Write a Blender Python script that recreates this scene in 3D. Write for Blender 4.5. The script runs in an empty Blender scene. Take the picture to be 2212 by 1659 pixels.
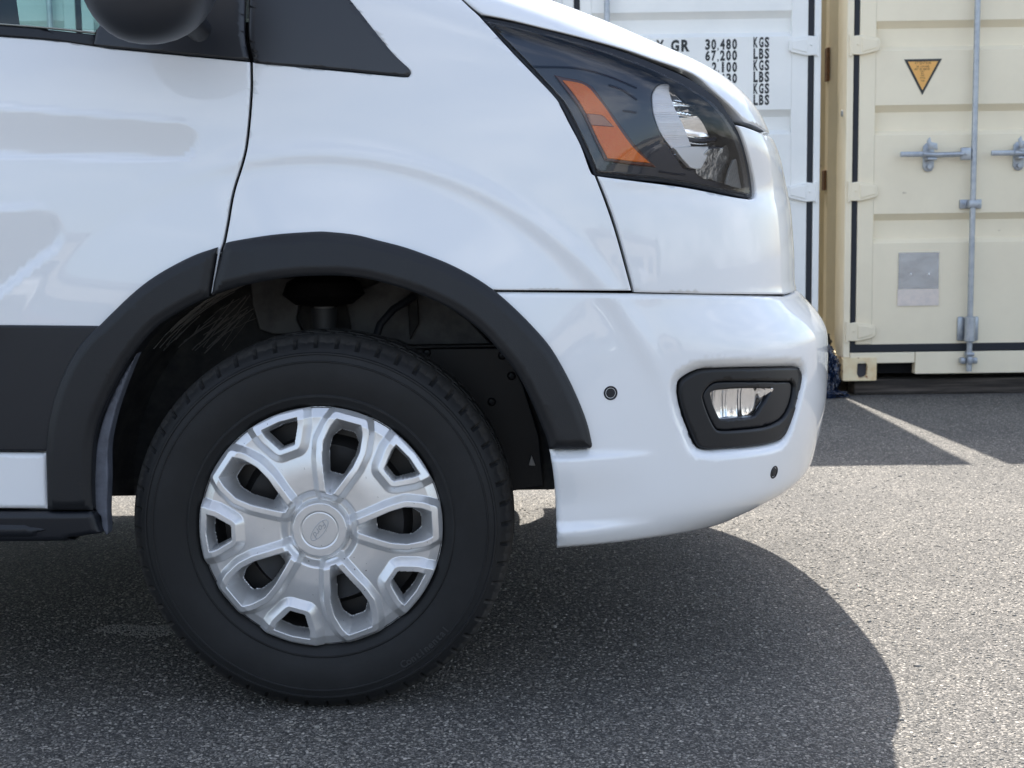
import bpy, bmesh, math, random
import numpy as np
from math import pi, sin, cos, tan, radians, sqrt, atan2
from mathutils import Vector, Matrix
from mathutils.geometry import delaunay_2d_cdt
random.seed(3); np.random.seed(3)
SC = bpy.context.scene
COL = SC.collection

# ------------------------------------------------------------------ camera
FPX, CX, CY = 3000.0, 1106.0, 829.5          # focal length and centre in units of a 2212 px wide picture
CH, TH, RO = 0.908, radians(6.61), 0.014
cw = np.array([0, cos(TH), -sin(TH)]); cu0 = np.array([0, sin(TH), cos(TH)]); cr0 = np.array([1.0, 0, 0])
cr = cos(RO)*cr0 - sin(RO)*cu0; cu = sin(RO)*cr0 + cos(RO)*cu0
cam_d = bpy.data.cameras.new('camera'); cam = bpy.data.objects.new('camera', cam_d); COL.objects.link(cam)
cam.matrix_world = Matrix(((cr[0], cu[0], -cw[0], 0), (cr[1], cu[1], -cw[1], 0), (cr[2], cu[2], -cw[2], CH), (0, 0, 0, 1)))
cam_d.sensor_width = 36; cam_d.lens = 36*FPX/2212; cam_d.clip_start = 0.05; cam_d.clip_end = 2000
cam_d.dof.use_dof = True; cam_d.dof.focus_distance = 2.62; cam_d.dof.aperture_fstop = 11
SC.camera = cam

# ------------------------------------------------------------------ sun, sky, exposure
SUN_EL = radians(52.7); SUN_AZ = radians(-3.6)             # azimuth from +Y towards +X
sd = np.array([sin(SUN_AZ)*cos(SUN_EL), cos(SUN_AZ)*cos(SUN_EL), sin(SUN_EL)])
sun_d = bpy.data.lights.new('sun', 'SUN'); sun_d.energy = 4.9; sun_d.angle = radians(0.5); sun_d.color = (1.0, 0.945, 0.86)
sun = bpy.data.objects.new('sun', sun_d); COL.objects.link(sun)
sun.rotation_euler = Vector(sd).to_track_quat('Z', 'Y').to_euler(); sun.location = (0, 0, 20)
W = bpy.data.worlds.new('World'); SC.world = W; W.use_nodes = True
wn = W.node_tree.nodes; wl = W.node_tree.links; wn.clear()
sky = wn.new('ShaderNodeTexSky'); sky.sky_type = 'NISHITA'; sky.sun_disc = False
sky.sun_elevation = SUN_EL; sky.sun_rotation = SUN_AZ; sky.air_density = 1.0; sky.dust_density = 2.0; sky.ozone_density = 1.0
wtc = wn.new('ShaderNodeTexCoord'); wmp = wn.new('ShaderNodeMapping'); wmp.inputs['Scale'].default_value = (1.6, 1.6, 4.5)
wno = wn.new('ShaderNodeTexNoise'); wno.inputs['Scale'].default_value = 2.2; wno.inputs['Detail'].default_value = 9; wno.inputs['Roughness'].default_value = 0.6
wrp = wn.new('ShaderNodeValToRGB'); wrp.color_ramp.elements[0].position = 0.46; wrp.color_ramp.elements[1].position = 0.72
wmx = wn.new('ShaderNodeMixRGB'); wmx.inputs['Color2'].default_value = (9.6, 9.7, 9.8, 1)
wmu = wn.new('ShaderNodeMath'); wmu.operation = 'MULTIPLY'; wmu.inputs[1].default_value = 0.75
wbg = wn.new('ShaderNodeBackground'); wbg.inputs['Strength'].default_value = 0.15
wout = wn.new('ShaderNodeOutputWorld')
wl.new(wtc.outputs['Generated'], wmp.inputs['Vector']); wl.new(wmp.outputs[0], wno.inputs['Vector'])
wl.new(wno.outputs['Fac'], wrp.inputs['Fac']); wl.new(wrp.outputs['Color'], wmu.inputs[0]); wl.new(wmu.outputs[0], wmx.inputs['Fac'])
wl.new(sky.outputs[0], wmx.inputs['Color1']); wl.new(wmx.outputs[0], wbg.inputs['Color']); wl.new(wbg.outputs[0], wout.inputs[0])
SC.view_settings.view_transform = 'Standard'; SC.view_settings.look = 'None'
SC.view_settings.exposure = 1.04; SC.view_settings.gamma = 1.0; SC.view_settings.use_curve_mapping = False
SC.render.engine = 'CYCLES'; SC.cycles.max_bounces = 10; SC.cycles.transparent_max_bounces = 12

# ------------------------------------------------------------------ helpers
def proj(P):
    P = np.asarray(P, float) - np.array([0, 0, CH]); d = P @ cw
    return CX + FPX*(P @ cr)/d, CY - FPX*(P @ cu)/d
def ray(x, y): return cw + (x-CX)/FPX*cr - (y-CY)/FPX*cu
def on_plane(x, y, Y):                               # a point of the vertical plane at depth Y
    d = ray(x, y); p = d*(Y/d[1]); return np.array([p[0], Y, p[2]+CH])

def ss(e0, e1, x):
    t = np.clip((x-e0)/(e1-e0), 0, 1); return t*t*(3-2*t)

MATS = {}
def mat(name, col, rough=0.5, metal=0.0, coat=0.0, spec=0.5, bump=None, vary=None, coatr=0.03, spot=None, emis=None):
    """vary=(scale, amount, second colour); bump=(scale, strength, distance); spot=(scale, threshold, colour)"""
    if name in MATS: return MATS[name]
    m = bpy.data.materials.new(name); m.use_nodes = True; n = m.node_tree.nodes; l = m.node_tree.links
    b = n['Principled BSDF']; b.inputs['Base Color'].default_value = (*col, 1); b.inputs['Roughness'].default_value = rough
    b.inputs['Metallic'].default_value = metal; b.inputs['Coat Weight'].default_value = coat; b.inputs['Coat Roughness'].default_value = coatr
    b.inputs['Specular IOR Level'].default_value = spec
    tc = n.new('ShaderNodeTexCoord'); last = None
    if vary:
        t = n.new('ShaderNodeTexNoise'); t.inputs['Scale'].default_value = vary[0]; t.inputs['Detail'].default_value = 6; t.inputs['Roughness'].default_value = 0.65
        l.new(tc.outputs['Object'], t.inputs['Vector'])
        r = n.new('ShaderNodeValToRGB'); r.color_ramp.elements[0].position = 0.42; r.color_ramp.elements[1].position = 0.68
        l.new(t.outputs['Fac'], r.inputs['Fac'])
        mm = n.new('ShaderNodeMath'); mm.operation = 'MULTIPLY'; mm.inputs[1].default_value = vary[1]; l.new(r.outputs['Color'], mm.inputs[0])
        x = n.new('ShaderNodeMixRGB'); x.inputs['Color1'].default_value = (*col, 1); x.inputs['Color2'].default_value = (*vary[2], 1)
        l.new(mm.outputs[0], x.inputs['Fac']); last = x.outputs[0]
    if spot:
        t = n.new('ShaderNodeTexNoise'); t.inputs['Scale'].default_value = spot[0]; t.inputs['Detail'].default_value = 4
        l.new(tc.outputs['Object'], t.inputs['Vector'])
        r = n.new('ShaderNodeValToRGB'); r.color_ramp.elements[0].position = spot[1]; r.color_ramp.elements[1].position = spot[1]+0.03
        l.new(t.outputs['Fac'], r.inputs['Fac'])
        x = n.new('ShaderNodeMixRGB'); x.inputs['Color1'].default_value = (*col, 1); x.inputs['Color2'].default_value = (*spot[2], 1)
        if last: l.new(last, x.inputs['Color1'])
        l.new(r.outputs['Color'], x.inputs['Fac']); last = x.outputs[0]
    if last: l.new(last, b.inputs['Base Color'])
    if bump:
        t = n.new('ShaderNodeTexNoise'); t.inputs['Scale'].default_value = bump[0]; t.inputs['Detail'].default_value = 4
        l.new(tc.outputs['Object'], t.inputs['Vector'])
        bp = n.new('ShaderNodeBump'); bp.inputs['Strength'].default_value = bump[1]; bp.inputs['Distance'].default_value = bump[2]
        l.new(t.outputs['Fac'], bp.inputs['Height']); l.new(bp.outputs[0], b.inputs['Normal'])
        l.new(bp.outputs[0], b.inputs['Coat Normal']) if False else None
    MATS[name] = m; return m

def glass_mat(name, tint, gloss_rough=0.01, ior=1.45):
    if name in MATS: return MATS[name]
    m = bpy.data.materials.new(name); m.use_nodes = True; n = m.node_tree.nodes; l = m.node_tree.links; n.clear()
    o = n.new('ShaderNodeOutputMaterial'); mx = n.new('ShaderNodeMixShader'); tr = n.new('ShaderNodeBsdfTransparent'); gl = n.new('ShaderNodeBsdfGlossy')
    fr = n.new('ShaderNodeFresnel'); fr.inputs['IOR'].default_value = ior
    tr.inputs['Color'].default_value = (*tint, 1); gl.inputs['Roughness'].default_value = gloss_rough; gl.inputs['Color'].default_value = (1, 1, 1, 1)
    l.new(fr.outputs[0], mx.inputs[0]); l.new(tr.outputs[0], mx.inputs[1]); l.new(gl.outputs[0], mx.inputs[2]); l.new(mx.outputs[0], o.inputs[0])
    MATS[name] = m; return m

def tag(o, label=None, cat=None, group=None, kind=None):
    if label: o['label'] = label
    if cat: o['category'] = cat
    if group: o['group'] = group
    if kind: o['kind'] = kind
    return o
def empty(name, loc=(0, 0, 0)):
    o = bpy.data.objects.new(name, None); o.location = loc; o.empty_display_size = 0.1; COL.objects.link(o); return o
def mesh_obj(name, V, F, m, parent=None, smooth=False, normals=None, kind=None, label=None, loc=None):
    me = bpy.data.meshes.new(name); me.from_pydata([tuple(map(float, v)) for v in V], [], [tuple(map(int, f)) for f in F]); me.update()
    if m is not None: me.materials.append(m)
    if smooth or normals is not None: me.polygons.foreach_set('use_smooth', [True]*len(me.polygons))
    if normals is not None: me.normals_split_custom_set_from_vertices([tuple(map(float, n)) for n in normals])
    o = bpy.data.objects.new(name, me); COL.objects.link(o)
    if loc is not None: o.location = loc
    if parent is not None:
        o.parent = parent; o.matrix_parent_inverse = Matrix.Identity(4)
        # geometry is given in world coordinates: shift it into the parent's frame
        off = Vector(world_loc(parent))
        if off.length > 0: me.transform(Matrix.Translation(-off))
        if normals is not None: me.normals_split_custom_set_from_vertices([tuple(map(float, n)) for n in normals])
    if kind: o['kind'] = kind
    if label: o['label'] = label
    return o
def world_loc(o):
    v = Vector((0, 0, 0))
    while o is not None: v += Vector(o.location); o = o.parent
    return v

class MB:
    """collects simple solids into one mesh"""
    def __init__(s): s.V = []; s.F = []
    def add(s, V, F): b = len(s.V); s.V += [tuple(v) for v in V]; s.F += [tuple(i+b for i in f) for f in F]; return s
    def box(s, x0, x1, y0, y1, z0, z1, bev=0.0):
        if bev <= 0:
            V = [(x, y, z) for x in (x0, x1) for y in (y0, y1) for z in (z0, z1)]
            return s.add(V, [(0, 1, 3, 2), (4, 6, 7, 5), (0, 4, 5, 1), (2, 3, 7, 6), (0, 2, 6, 4), (1, 5, 7, 3)])
        bm = bmesh.new(); bmesh.ops.create_cube(bm, size=1)
        for v in bm.verts: v.co = Vector(((x0+x1)/2+v.co.x*(x1-x0), (y0+y1)/2+v.co.y*(y1-y0), (z0+z1)/2+v.co.z*(z1-z0)))
        bmesh.ops.bevel(bm, geom=bm.edges[:], offset=bev, segments=2, affect='EDGES', profile=0.5)
        return s.bm(bm)
    def bm(s, bm):
        bm.verts.index_update(); s.add([v.co[:] for v in bm.verts], [[v.index for v in f.verts] for f in bm.faces]); bm.free(); return s
    def prism(s, pts, y0, y1, ax='y', bev=0.0):
        """outline in the plane across ax, extruded from y0 to y1"""
        def P(a, b, c): return {'y': (a, c, b), 'x': (c, a, b), 'z': (a, b, c)}[ax]
        n = len(pts); bm = bmesh.new()
        A = [bm.verts.new(P(a, b, y0)) for a, b in pts]; B = [bm.verts.new(P(a, b, y1)) for a, b in pts]
        bm.faces.new(A); bm.faces.new(B[::-1])
        for i in range(n): bm.faces.new((A[i], B[i], B[(i+1) % n], A[(i+1) % n]))
        bmesh.ops.recalc_face_normals(bm, faces=bm.faces[:])
        if bev > 0: bmesh.ops.bevel(bm, geom=bm.edges[:], offset=bev, segments=2, affect='EDGES', profile=0.5, clamp_overlap=True)
        return s.bm(bm)
    def tube(s, path, r, n=12, cap=True):
        path = [Vector(p) for p in path]; rs = r if hasattr(r, '__len__') else [r]*len(path)
        b = len(s.V); fr = None
        for i, p in enumerate(path):
            t = (path[min(i+1, len(path)-1)]-path[max(i-1, 0)]).normalized()
            if fr is None:
                a = Vector((0, 0, 1)) if abs(t.z) < 0.9 else Vector((1, 0, 0)); fr = t.cross(a).normalized()
            fr = (fr-t*fr.dot(t)).normalized(); g = t.cross(fr)
            for k in range(n): s.V.append(tuple(p+(fr*cos(2*pi*k/n)+g*sin(2*pi*k/n))*rs[i]))
        for i in range(len(path)-1):
            for k in range(n): s.F.append((b+i*n+k, b+i*n+(k+1) % n, b+(i+1)*n+(k+1) % n, b+(i+1)*n+k))
        if cap: s.F.append(tuple(b+k for k in range(n))[::-1]); s.F.append(tuple(b+(len(path)-1)*n+k for k in range(n)))
        return s
    def lathe(s, prof, c, n=24, ax='y', cap=False):
        """profile of (radius, along) round an axis through c"""
        b = len(s.V)
        for (r, a) in prof:
            for k in range(n):
                q = (r*cos(2*pi*k/n), r*sin(2*pi*k/n))
                s.V.append({'y': (c[0]+q[0], c[1]+a, c[2]+q[1]), 'z': (c[0]+q[0], c[1]+q[1], c[2]+a), 'x': (c[0]+a, c[1]+q[0], c[2]+q[1])}[ax])
        for i in range(len(prof)-1):
            for k in range(n): s.F.append((b+i*n+k, b+i*n+(k+1) % n, b+(i+1)*n+(k+1) % n, b+(i+1)*n+k))
        if cap: s.F.append(tuple(b+k for k in range(n))); s.F.append(tuple(b+(len(prof)-1)*n+k for k in range(n))[::-1])
        return s
    def build(s, name, m, parent=None, smooth=False, kind=None, label=None, fix=True):
        o = mesh_obj(name, s.V, s.F, m, parent, smooth, kind=kind, label=label)
        if fix:
            bm = bmesh.new(); bm.from_mesh(o.data); bmesh.ops.recalc_face_normals(bm, faces=bm.faces[:]); bm.to_mesh(o.data); bm.free()
        if smooth:
            try: o.data.set_sharp_from_angle(angle=radians(35))
            except Exception: pass
        return o

def text_geo(txt, size, bold=0.0, sx=1.0, extrude=0.0, shear=0.0):
    c = bpy.data.curves.new('t', 'FONT'); c.body = txt; c.size = size; c.offset = bold; c.extrude = extrude; c.shear = shear; c.resolution_u = 3
    o = bpy.data.objects.new('t', c); COL.objects.link(o); bpy.context.view_layer.update()
    me = bpy.data.meshes.new_from_object(o.evaluated_get(bpy.context.evaluated_depsgraph_get()))
    V = [(v.co.x*sx, v.co.y, v.co.z) for v in me.vertices]; F = [tuple(p.vertices) for p in me.polygons]
    bpy.data.objects.remove(o); bpy.data.curves.remove(c); bpy.data.meshes.remove(me)
    return V, F

# ------------------------------------------------------------------ materials
M_WHITE = mat('van_white_paint', (0.80, 0.81, 0.82), 0.35, coat=1.0, coatr=0.006)
M_CLAD = mat('dark_moulded_plastic', (0.0095, 0.0105, 0.0130), 0.45, bump=(500, 0.35, 0.0008), spec=0.38, vary=(7, 0.5, (0.013, 0.014, 0.016)))
M_CLAD2 = mat('black_moulded_plastic', (0.009, 0.0105, 0.0145), 0.40, bump=(900, 0.2, 0.0006), spec=0.4)
M_TRIM = mat('gloss_grey_trim', (0.026, 0.028, 0.033), 0.3, spec=0.5)
M_BLACK = mat('black_void', (0.006, 0.006, 0.007), 0.8, spec=0.2)
M_RUBBER = mat('tyre_rubber', (0.0125, 0.0127, 0.0132), 0.6, bump=(160, 0.25, 0.0008), vary=(9, 0.6, (0.020, 0.0205, 0.022)), spec=0.3)
M_SEAL = mat('rubber_seal', (0.012, 0.015, 0.022), 0.55, spec=0.4)
M_CAPM = mat('silver_hub_paint', (0.72, 0.72, 0.72), 0.30, metal=0.6, vary=(60, 0.15, (0.55, 0.55, 0.55)), spot=(170, 0.715, (0.12, 0.12, 0.12)), coat=0.3, coatr=0.2)
M_STEEL = mat('black_steel_wheel', (0.030, 0.029, 0.029), 0.45)
M_WELL = mat('dirty_wheel_well', (0.022, 0.023, 0.025), 0.75, vary=(14, 0.8, (0.075, 0.072, 0.066)), bump=(40, 0.5, 0.004))
M_WELLM = mat('dusty_body_metal', (0.12, 0.12, 0.12), 0.6, vary=(12, 0.9, (0.035, 0.035, 0.038)), bump=(30, 0.4, 0.003))
M_CHROME = mat('chrome', (0.95, 0.95, 0.96), 0.10, metal=1.0)
M_SILV = mat('silver_plastic', (0.70, 0.71, 0.72), 0.22, metal=0.8)
M_AMBER = mat('amber_reflector', (1.0, 0.22, 0.025), 0.32, bump=(420, 0.9, 0.0015), vary=(160, 0.5, (1.0, 0.32, 0.05)))
M_AMBERD = mat('amber_surround', (0.10, 0.022, 0.010), 0.3)
M_LAMPIN = mat('lamp_housing', (0.020, 0.026, 0.045), 0.25, spec=0.5)
M_LENS = glass_mat('lamp_lens', (0.985, 0.99, 0.995), 0.006, 1.47)
M_GLASS = glass_mat('window_glass', (0.62, 0.76, 0.74), 0.005)
M_GALV = mat('galvanised_steel', (0.44, 0.47, 0.50), 0.42, metal=0.65, vary=(26, 0.8, (0.27, 0.30, 0.36)), bump=(60, 0.2, 0.001))
M_CREAM = mat('cream_container_paint', (0.87, 0.78, 0.59), 0.42, vary=(2.3, 0.6, (0.78, 0.69, 0.52)), spot=(9, 0.74, (0.50, 0.42, 0.30)), bump=(7, 0.25, 0.006))
M_CREAMR = mat('cream_paint_rusting', (0.84, 0.72, 0.48), 0.5, spot=(24, 0.615, (0.30, 0.13, 0.05)), vary=(9, 0.8, (0.70, 0.50, 0.26)), bump=(30, 0.3, 0.003))
M_CWHITE = mat('white_container_paint', (0.84, 0.85, 0.83), 0.42, vary=(2.1, 0.6, (0.73, 0.75, 0.74)), spot=(9, 0.75, (0.52, 0.50, 0.46)), bump=(7, 0.25, 0.006))
M_RUST = mat('rusty_metal', (0.16, 0.075, 0.03), 0.8, vary=(50, 0.7, (0.05, 0.03, 0.02)))
M_STENCIL = mat('black_stencil_paint', (0.022, 0.027, 0.03), 0.6)

# ------------------------------------------------------------------ van body surface
YC = 3.560
def spline(xs, ys):
    xs = np.array(xs, float); ys = np.array(ys, float); n = len(xs); h = np.diff(xs)
    A = np.zeros((n, n)); r = np.zeros(n); A[0, 0] = A[-1, -1] = 1
    for i in range(1, n-1):
        A[i, i-1] = h[i-1]; A[i, i] = 2*(h[i-1]+h[i]); A[i, i+1] = h[i]; r[i] = 3*((ys[i+1]-ys[i])/h[i]-(ys[i]-ys[i-1])/h[i-1])
    c = np.linalg.solve(A, r)
    def f(x):
        x = np.asarray(x, float); i = np.clip(np.searchsorted(xs, x)-1, 0, n-2); d = np.clip(x, xs[0], xs[-1])-xs[i]
        b = (ys[i+1]-ys[i])/h[i]-h[i]*(2*c[i]+c[i+1])/3
        return ys[i]+b*d+c[i]*d*d+(c[i+1]-c[i])/(3*h[i])*d**3
    return f
SIL = np.array([(1000, -70), (1090, -38), (1199, 0), (1250, 20), (1317, 44), (1409, 86), (1502, 125), (1560, 155), (1594, 183), (1629, 220), (1650, 250), (1660, 278),
    (1674, 301), (1687, 336), (1696, 384), (1702, 417), (1709, 451), (1714, 521), (1716, 549), (1716, 625), (1732, 637), (1756, 660), (1777, 687), (1788, 715),
    (1789, 757), (1788, 826), (1784, 870), (1774, 924), (1763, 965), (1753, 1003), (1739, 1031), (1715, 1055), (1680, 1078), (1642, 1100), (1600, 1120), (1500, 1165), (1420, 1200)])
def p_of(z): return 2.7+3.0*ss(0.95, 1.24, np.asarray(z, float))
def b_of(z):
    z = np.asarray(z, float)
    v = 1.035 - 0.16*np.clip(z-0.75, 0, 0.55)**2 - 0.45*np.clip(0.42-z, 0, 1)**2
    return v - 0.176*np.clip(z-1.30, 0, 5)
ZL = np.concatenate([np.arange(0.20, 1.401, 0.02)])
def plan_pts(Xn, Xc, b, z, n=90):
    ph = np.linspace(0, pi/2, n); a = Xn-Xc
    PEXP = float(p_of(z)); R = ((np.sin(ph)/a)**PEXP+(np.cos(ph)/b)**PEXP)**(-1/PEXP)
    return np.stack([Xc+R*np.sin(ph), YC-R*np.cos(ph), np.full(n, z)], 1)
def xc_of(Xn): return Xn - 0.66
XNL = []
for z in ZL:
    lo, hi = -0.4, 1.0
    for _ in range(24):
        m_ = (lo+hi)/2; px, py = proj(plan_pts(m_, min(0.03, m_-0.55), float(b_of(z)), z))
        if np.max(px-np.interp(py, SIL[:, 1], SIL[:, 0])) > 0: hi = m_
        else: lo = m_
    XNL.append((lo+hi)/2)
XNL = np.array(XNL)
zz = list(ZL)+[1.44, 1.50, 1.70, 1.90, 2.10, 2.25, 2.34, 2.42]
slope = (XNL[-1]-XNL[-4])/0.06
xx = list(XNL)+[XNL[-1]-0.17, XNL[-1]-0.33, XNL[-1]-0.58, XNL[-1]-0.82, XNL[-1]-1.05, XNL[-1]-1.25, XNL[-1]-1.45, XNL[-1]-1.95]
_zf = np.arange(0.20, 2.42, 0.005); _xf = np.interp(_zf, zz, xx)
_k = np.exp(-0.5*(np.arange(-8, 9)/2.2)**2); _k /= _k.sum()
_xs = np.convolve(np.pad(_xf, 8, mode='edge'), _k, 'valid')
Xn_f = spline(_zf[::3], _xs[::3])
_cf = np.minimum(0.03, _xs-0.60); _k2 = np.exp(-0.5*(np.arange(-24, 25)/8.0)**2); _k2 /= _k2.sum()
_cf = np.convolve(np.pad(_cf, 24, mode='edge'), _k2, 'valid'); Xc_f = spline(_zf[::4], _cf[::4])
print('XN', [round(float(v), 3) for v in XNL[::5]])

def S(x, y, Y=2.528):
    p = on_plane(x, y, Y); return p[0], p[2]
HUBX, HUBZ = S(693, 1143, 2.525)[0], 0.352
def seg_d(X, Z, a, b, ra, rb):
    ax, az = a; bx, bz = b; dx, dz = bx-ax, bz-az; t = np.clip(((X-ax)*dx+(Z-az)*dz)/(dx*dx+dz*dz), 0, 1)
    return np.hypot(X-ax-t*dx, Z-az-t*dz)-(ra+(rb-ra)*t)
def poly_sd(X, Z, P):
    """signed distance to a closed polygon, negative inside"""
    X = np.asarray(X, float); Z = np.asarray(Z, float); P = np.asarray(P, float); Q = np.roll(P, -1, 0)
    d = np.full(X.shape, 1e9); ins = np.zeros(X.shape, bool)
    for (ax, az), (bx, bz) in zip(P, Q):
        dx, dz = bx-ax, bz-az; L = dx*dx+dz*dz+1e-18; t = np.clip(((X-ax)*dx+(Z-az)*dz)/L, 0, 1)
        d = np.minimum(d, np.hypot(X-ax-t*dx, Z-az-t*dz))
        c = ((az > Z) != (bz > Z)); xi = ax+(Z-az)*dx/(dz if abs(dz) > 1e-12 else 1e-12); ins ^= c & (X < xi)
    return np.where(ins, -d, d)
Z6 = lambda a, b: (1443.9+a*.3472, 548.6+b*.3472)
FOG = [Z6(*p) for p in [(60, 860), (66, 800), (100, 765), (170, 728), (250, 714), (500, 706), (790, 702), (825, 712), (840, 745), (836, 800), (800, 960), (750, 1100), (715, 1150), (680, 1170), (560, 1195), (300, 1218), (215, 1215), (170, 1185), (115, 1060), (75, 940)]]
_s1a, _s1b = S(-400, 262), S(378, 301)
_s2a, _s2b = S(-300, 640), S(70, 500)
_r1 = S(1190, 978)[1]; _r2 = S(1205, 1128)[1]
_rx = S(1425, 985)[0]; _rx0 = S(1190, 978)[0]
_fogP = None
def fog_uv():
    return _fogP
def off(X, Z, Y, U):
    """shaping of the skin: outward offset in metres, for the side of the van"""
    o = np.zeros_like(X)
    side = ss(0.9, 0.6, Y-2.5)
    r = np.hypot(X-HUBX, Z-HUBZ)
    fade = 0.35+0.65*ss(-0.56, -0.40, X)
    k = np.clip(0.676-r, 0, 0.2); fl = 0.17*(np.sqrt(k*k+0.012**2)-0.012)*ss(0.16, 0.30, Z)
    out = np.clip(0.676-r, -0.5, 0)
    o += fade*np.where(Z > 0.18, fl, 0)*ss(0.75, 0.30, X-HUBX-0.25*0)
    o += fade*ss(-0.75, -0.5, X)*(0.0042*np.exp(-((r-0.685)/0.020)**2))*ss(0.50, 0.75, Z)
    # long shallow scallop in the door
    d = seg_d(X, Z, _s1a, _s1b, 0.052, 0.034); zc = _s1a[1]+(X-_s1a[0])*(_s1b[1]-_s1a[1])/(_s1b[0]-_s1a[0])
    w = ss(0.008, -0.006, d); o += w*(-0.0050+0.22*(Z-zc))
    d = seg_d(X, Z, _s2a, _s2b, 0.16, 0.045); zc = _s2a[1]+(X-_s2a[0])*(_s2b[1]-_s2a[1])/(_s2b[0]-_s2a[0])
    w = ss(0.012, -0.009, d); o += w*(-0.003+0.14*(Z-zc))
    # ledges behind the wheel-side end of the bumper
    t = np.clip((_rx-X)/(_rx-_rx0), 0, 1)**1.1*(X > _rx0-0.1)
    o += 0.017*t*ss(_r1+0.004, _r1-0.010, Z)*ss(_r1-0.10, _r1-0.010, Z)
    o += 0.015*t*ss(_r2+0.004, _r2-0.012, Z)*ss(_r2-0.050, _r2-0.014, Z)
    if _fogP is not None:
        m = (X > 0.2) & (X < 0.8) & (Z > 0.25) & (Z < 0.80)
        if m.any():
            dd = np.full(X.shape, 1.0); dd[m] = poly_sd(U[m], Z[m], _fogP)
            o -= 0.014*ss(0.021, -0.002, dd)
    return o*side
def base(u, z):
    u = np.asarray(u, float); z = np.asarray(z, float)
    Xn, Xc, b = Xn_f(z), Xc_f(z), b_of(z); a = Xn-Xc; PEXP = p_of(z)
    ph = np.clip(u, 0, pi/2); s_, c_ = np.sin(ph), np.cos(ph)
    R = ((s_/a)**PEXP+(c_/b)**PEXP)**(-1/PEXP)
    X = np.where(u <= 0, Xc+u*b, Xc+R*s_); Y = np.where(u <= 0, YC-b, YC-R*c_)
    gx = np.where(u <= 0, 0, (np.maximum(R*s_, 0)/a)**(PEXP-1)/a); gy = np.where(u <= 0, 1/b, (np.maximum(R*c_, 0)/b)**(PEXP-1)/b)
    g = np.hypot(gx, gy); return X, Y, gx/g, -gy/g
def surf(u, z, e=0.0):
    X, Y, nx, ny = base(u, z); o = off(X, z, Y, np.asarray(u, float)+0*X)+e
    return np.stack([X+nx*o, Y+ny*o, z+0*X], -1)
_G = None
def inv(pts, e=0.0):
    """where the sight lines of picture points meet the body skin: (u, z) pairs"""
    global _G
    if _G is None:
        U, Zg = np.meshgrid(np.linspace(-2.6, 1.45, 420), np.linspace(0.16, 1.75, 330), indexing='ij')
        P = surf(U, Zg); X, Y, nx, ny = base(U, Zg); du = surf(U+1e-3, Zg)-P; dz = surf(U, Zg+1e-3)-P; n = np.cross(du, dz)
        view = P-np.array([0, 0, CH]); f = (n*view).sum(-1) < 0
        if f.mean() < 0.5 and f[10, 100] == False: f = ~f
        px, py = proj(P.reshape(-1, 3)); _G = (U.ravel()[f.ravel()], Zg.ravel()[f.ravel()], px[f.ravel()], py[f.ravel()])
    out = []
    for (x, y) in pts:
        k = np.argmin((_G[2]-x)**2+(_G[3]-y)**2); u, z = _G[0][k], _G[1][k]
        for _ in range(8):
            h = 1e-4; P = surf(np.array([u, u+h, u]), np.array([z, z, z+h]), e); px, py = proj(P)
            J = np.array([[(px[1]-px[0])/h, (px[2]-px[0])/h], [(py[1]-py[0])/h, (py[2]-py[0])/h]]); r = np.array([x-px[0], y-py[0]])
            if abs(np.linalg.det(J)) < 1e4: break
            st = np.linalg.solve(J, r); st = np.clip(st, -0.03, 0.03); u += st[0]; z += st[1]
        out.append((u, z))
    return np.array(out)
def cr_curve(P, n=6):
    P = [np.array(p, float) for p in P]
    if len(P) < 3: return P
    out = []
    for i in range(len(P)-1):
        p0 = P[i-1] if i > 0 else 2*P[0]-P[1]; p1, p2 = P[i], P[i+1]; p3 = P[i+2] if i+2 < len(P) else 2*P[-1]-P[-2]
        for k in range(n):
            t = k/n; out.append(0.5*((2*p1)+(-p0+p2)*t+(2*p0-5*p1+4*p2-p3)*t*t+(-p0+3*p1-3*p2+p3)*t**3))
    out.append(P[-1]); return out
def outline(segs, uvsegs=False, n=5, e=0.0):
    """chain of smooth runs meeting at corners, as picture points, taken onto the skin"""
    pts = []
    for s_ in segs:
        c = cr_curve(s_, n) if len(s_) > 2 else [np.array(p, float) for p in s_]
        if pts and np.hypot(*(pts[-1]-c[0])) < 1e-6: c = c[1:]
        pts += list(c)
    if np.hypot(*(pts[0]-pts[-1])) < 1e-6: pts = pts[:-1]
    return np.array(pts) if uvsegs else inv(pts, e)
def densify(P, g):
    out = []
    for a, b in zip(P, np.roll(P, -1, 0)):
        n = max(1, int(np.hypot(*(b-a))/g)); out += [a+(b-a)*k/n for k in range(n)]
    return np.array(out)
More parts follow.
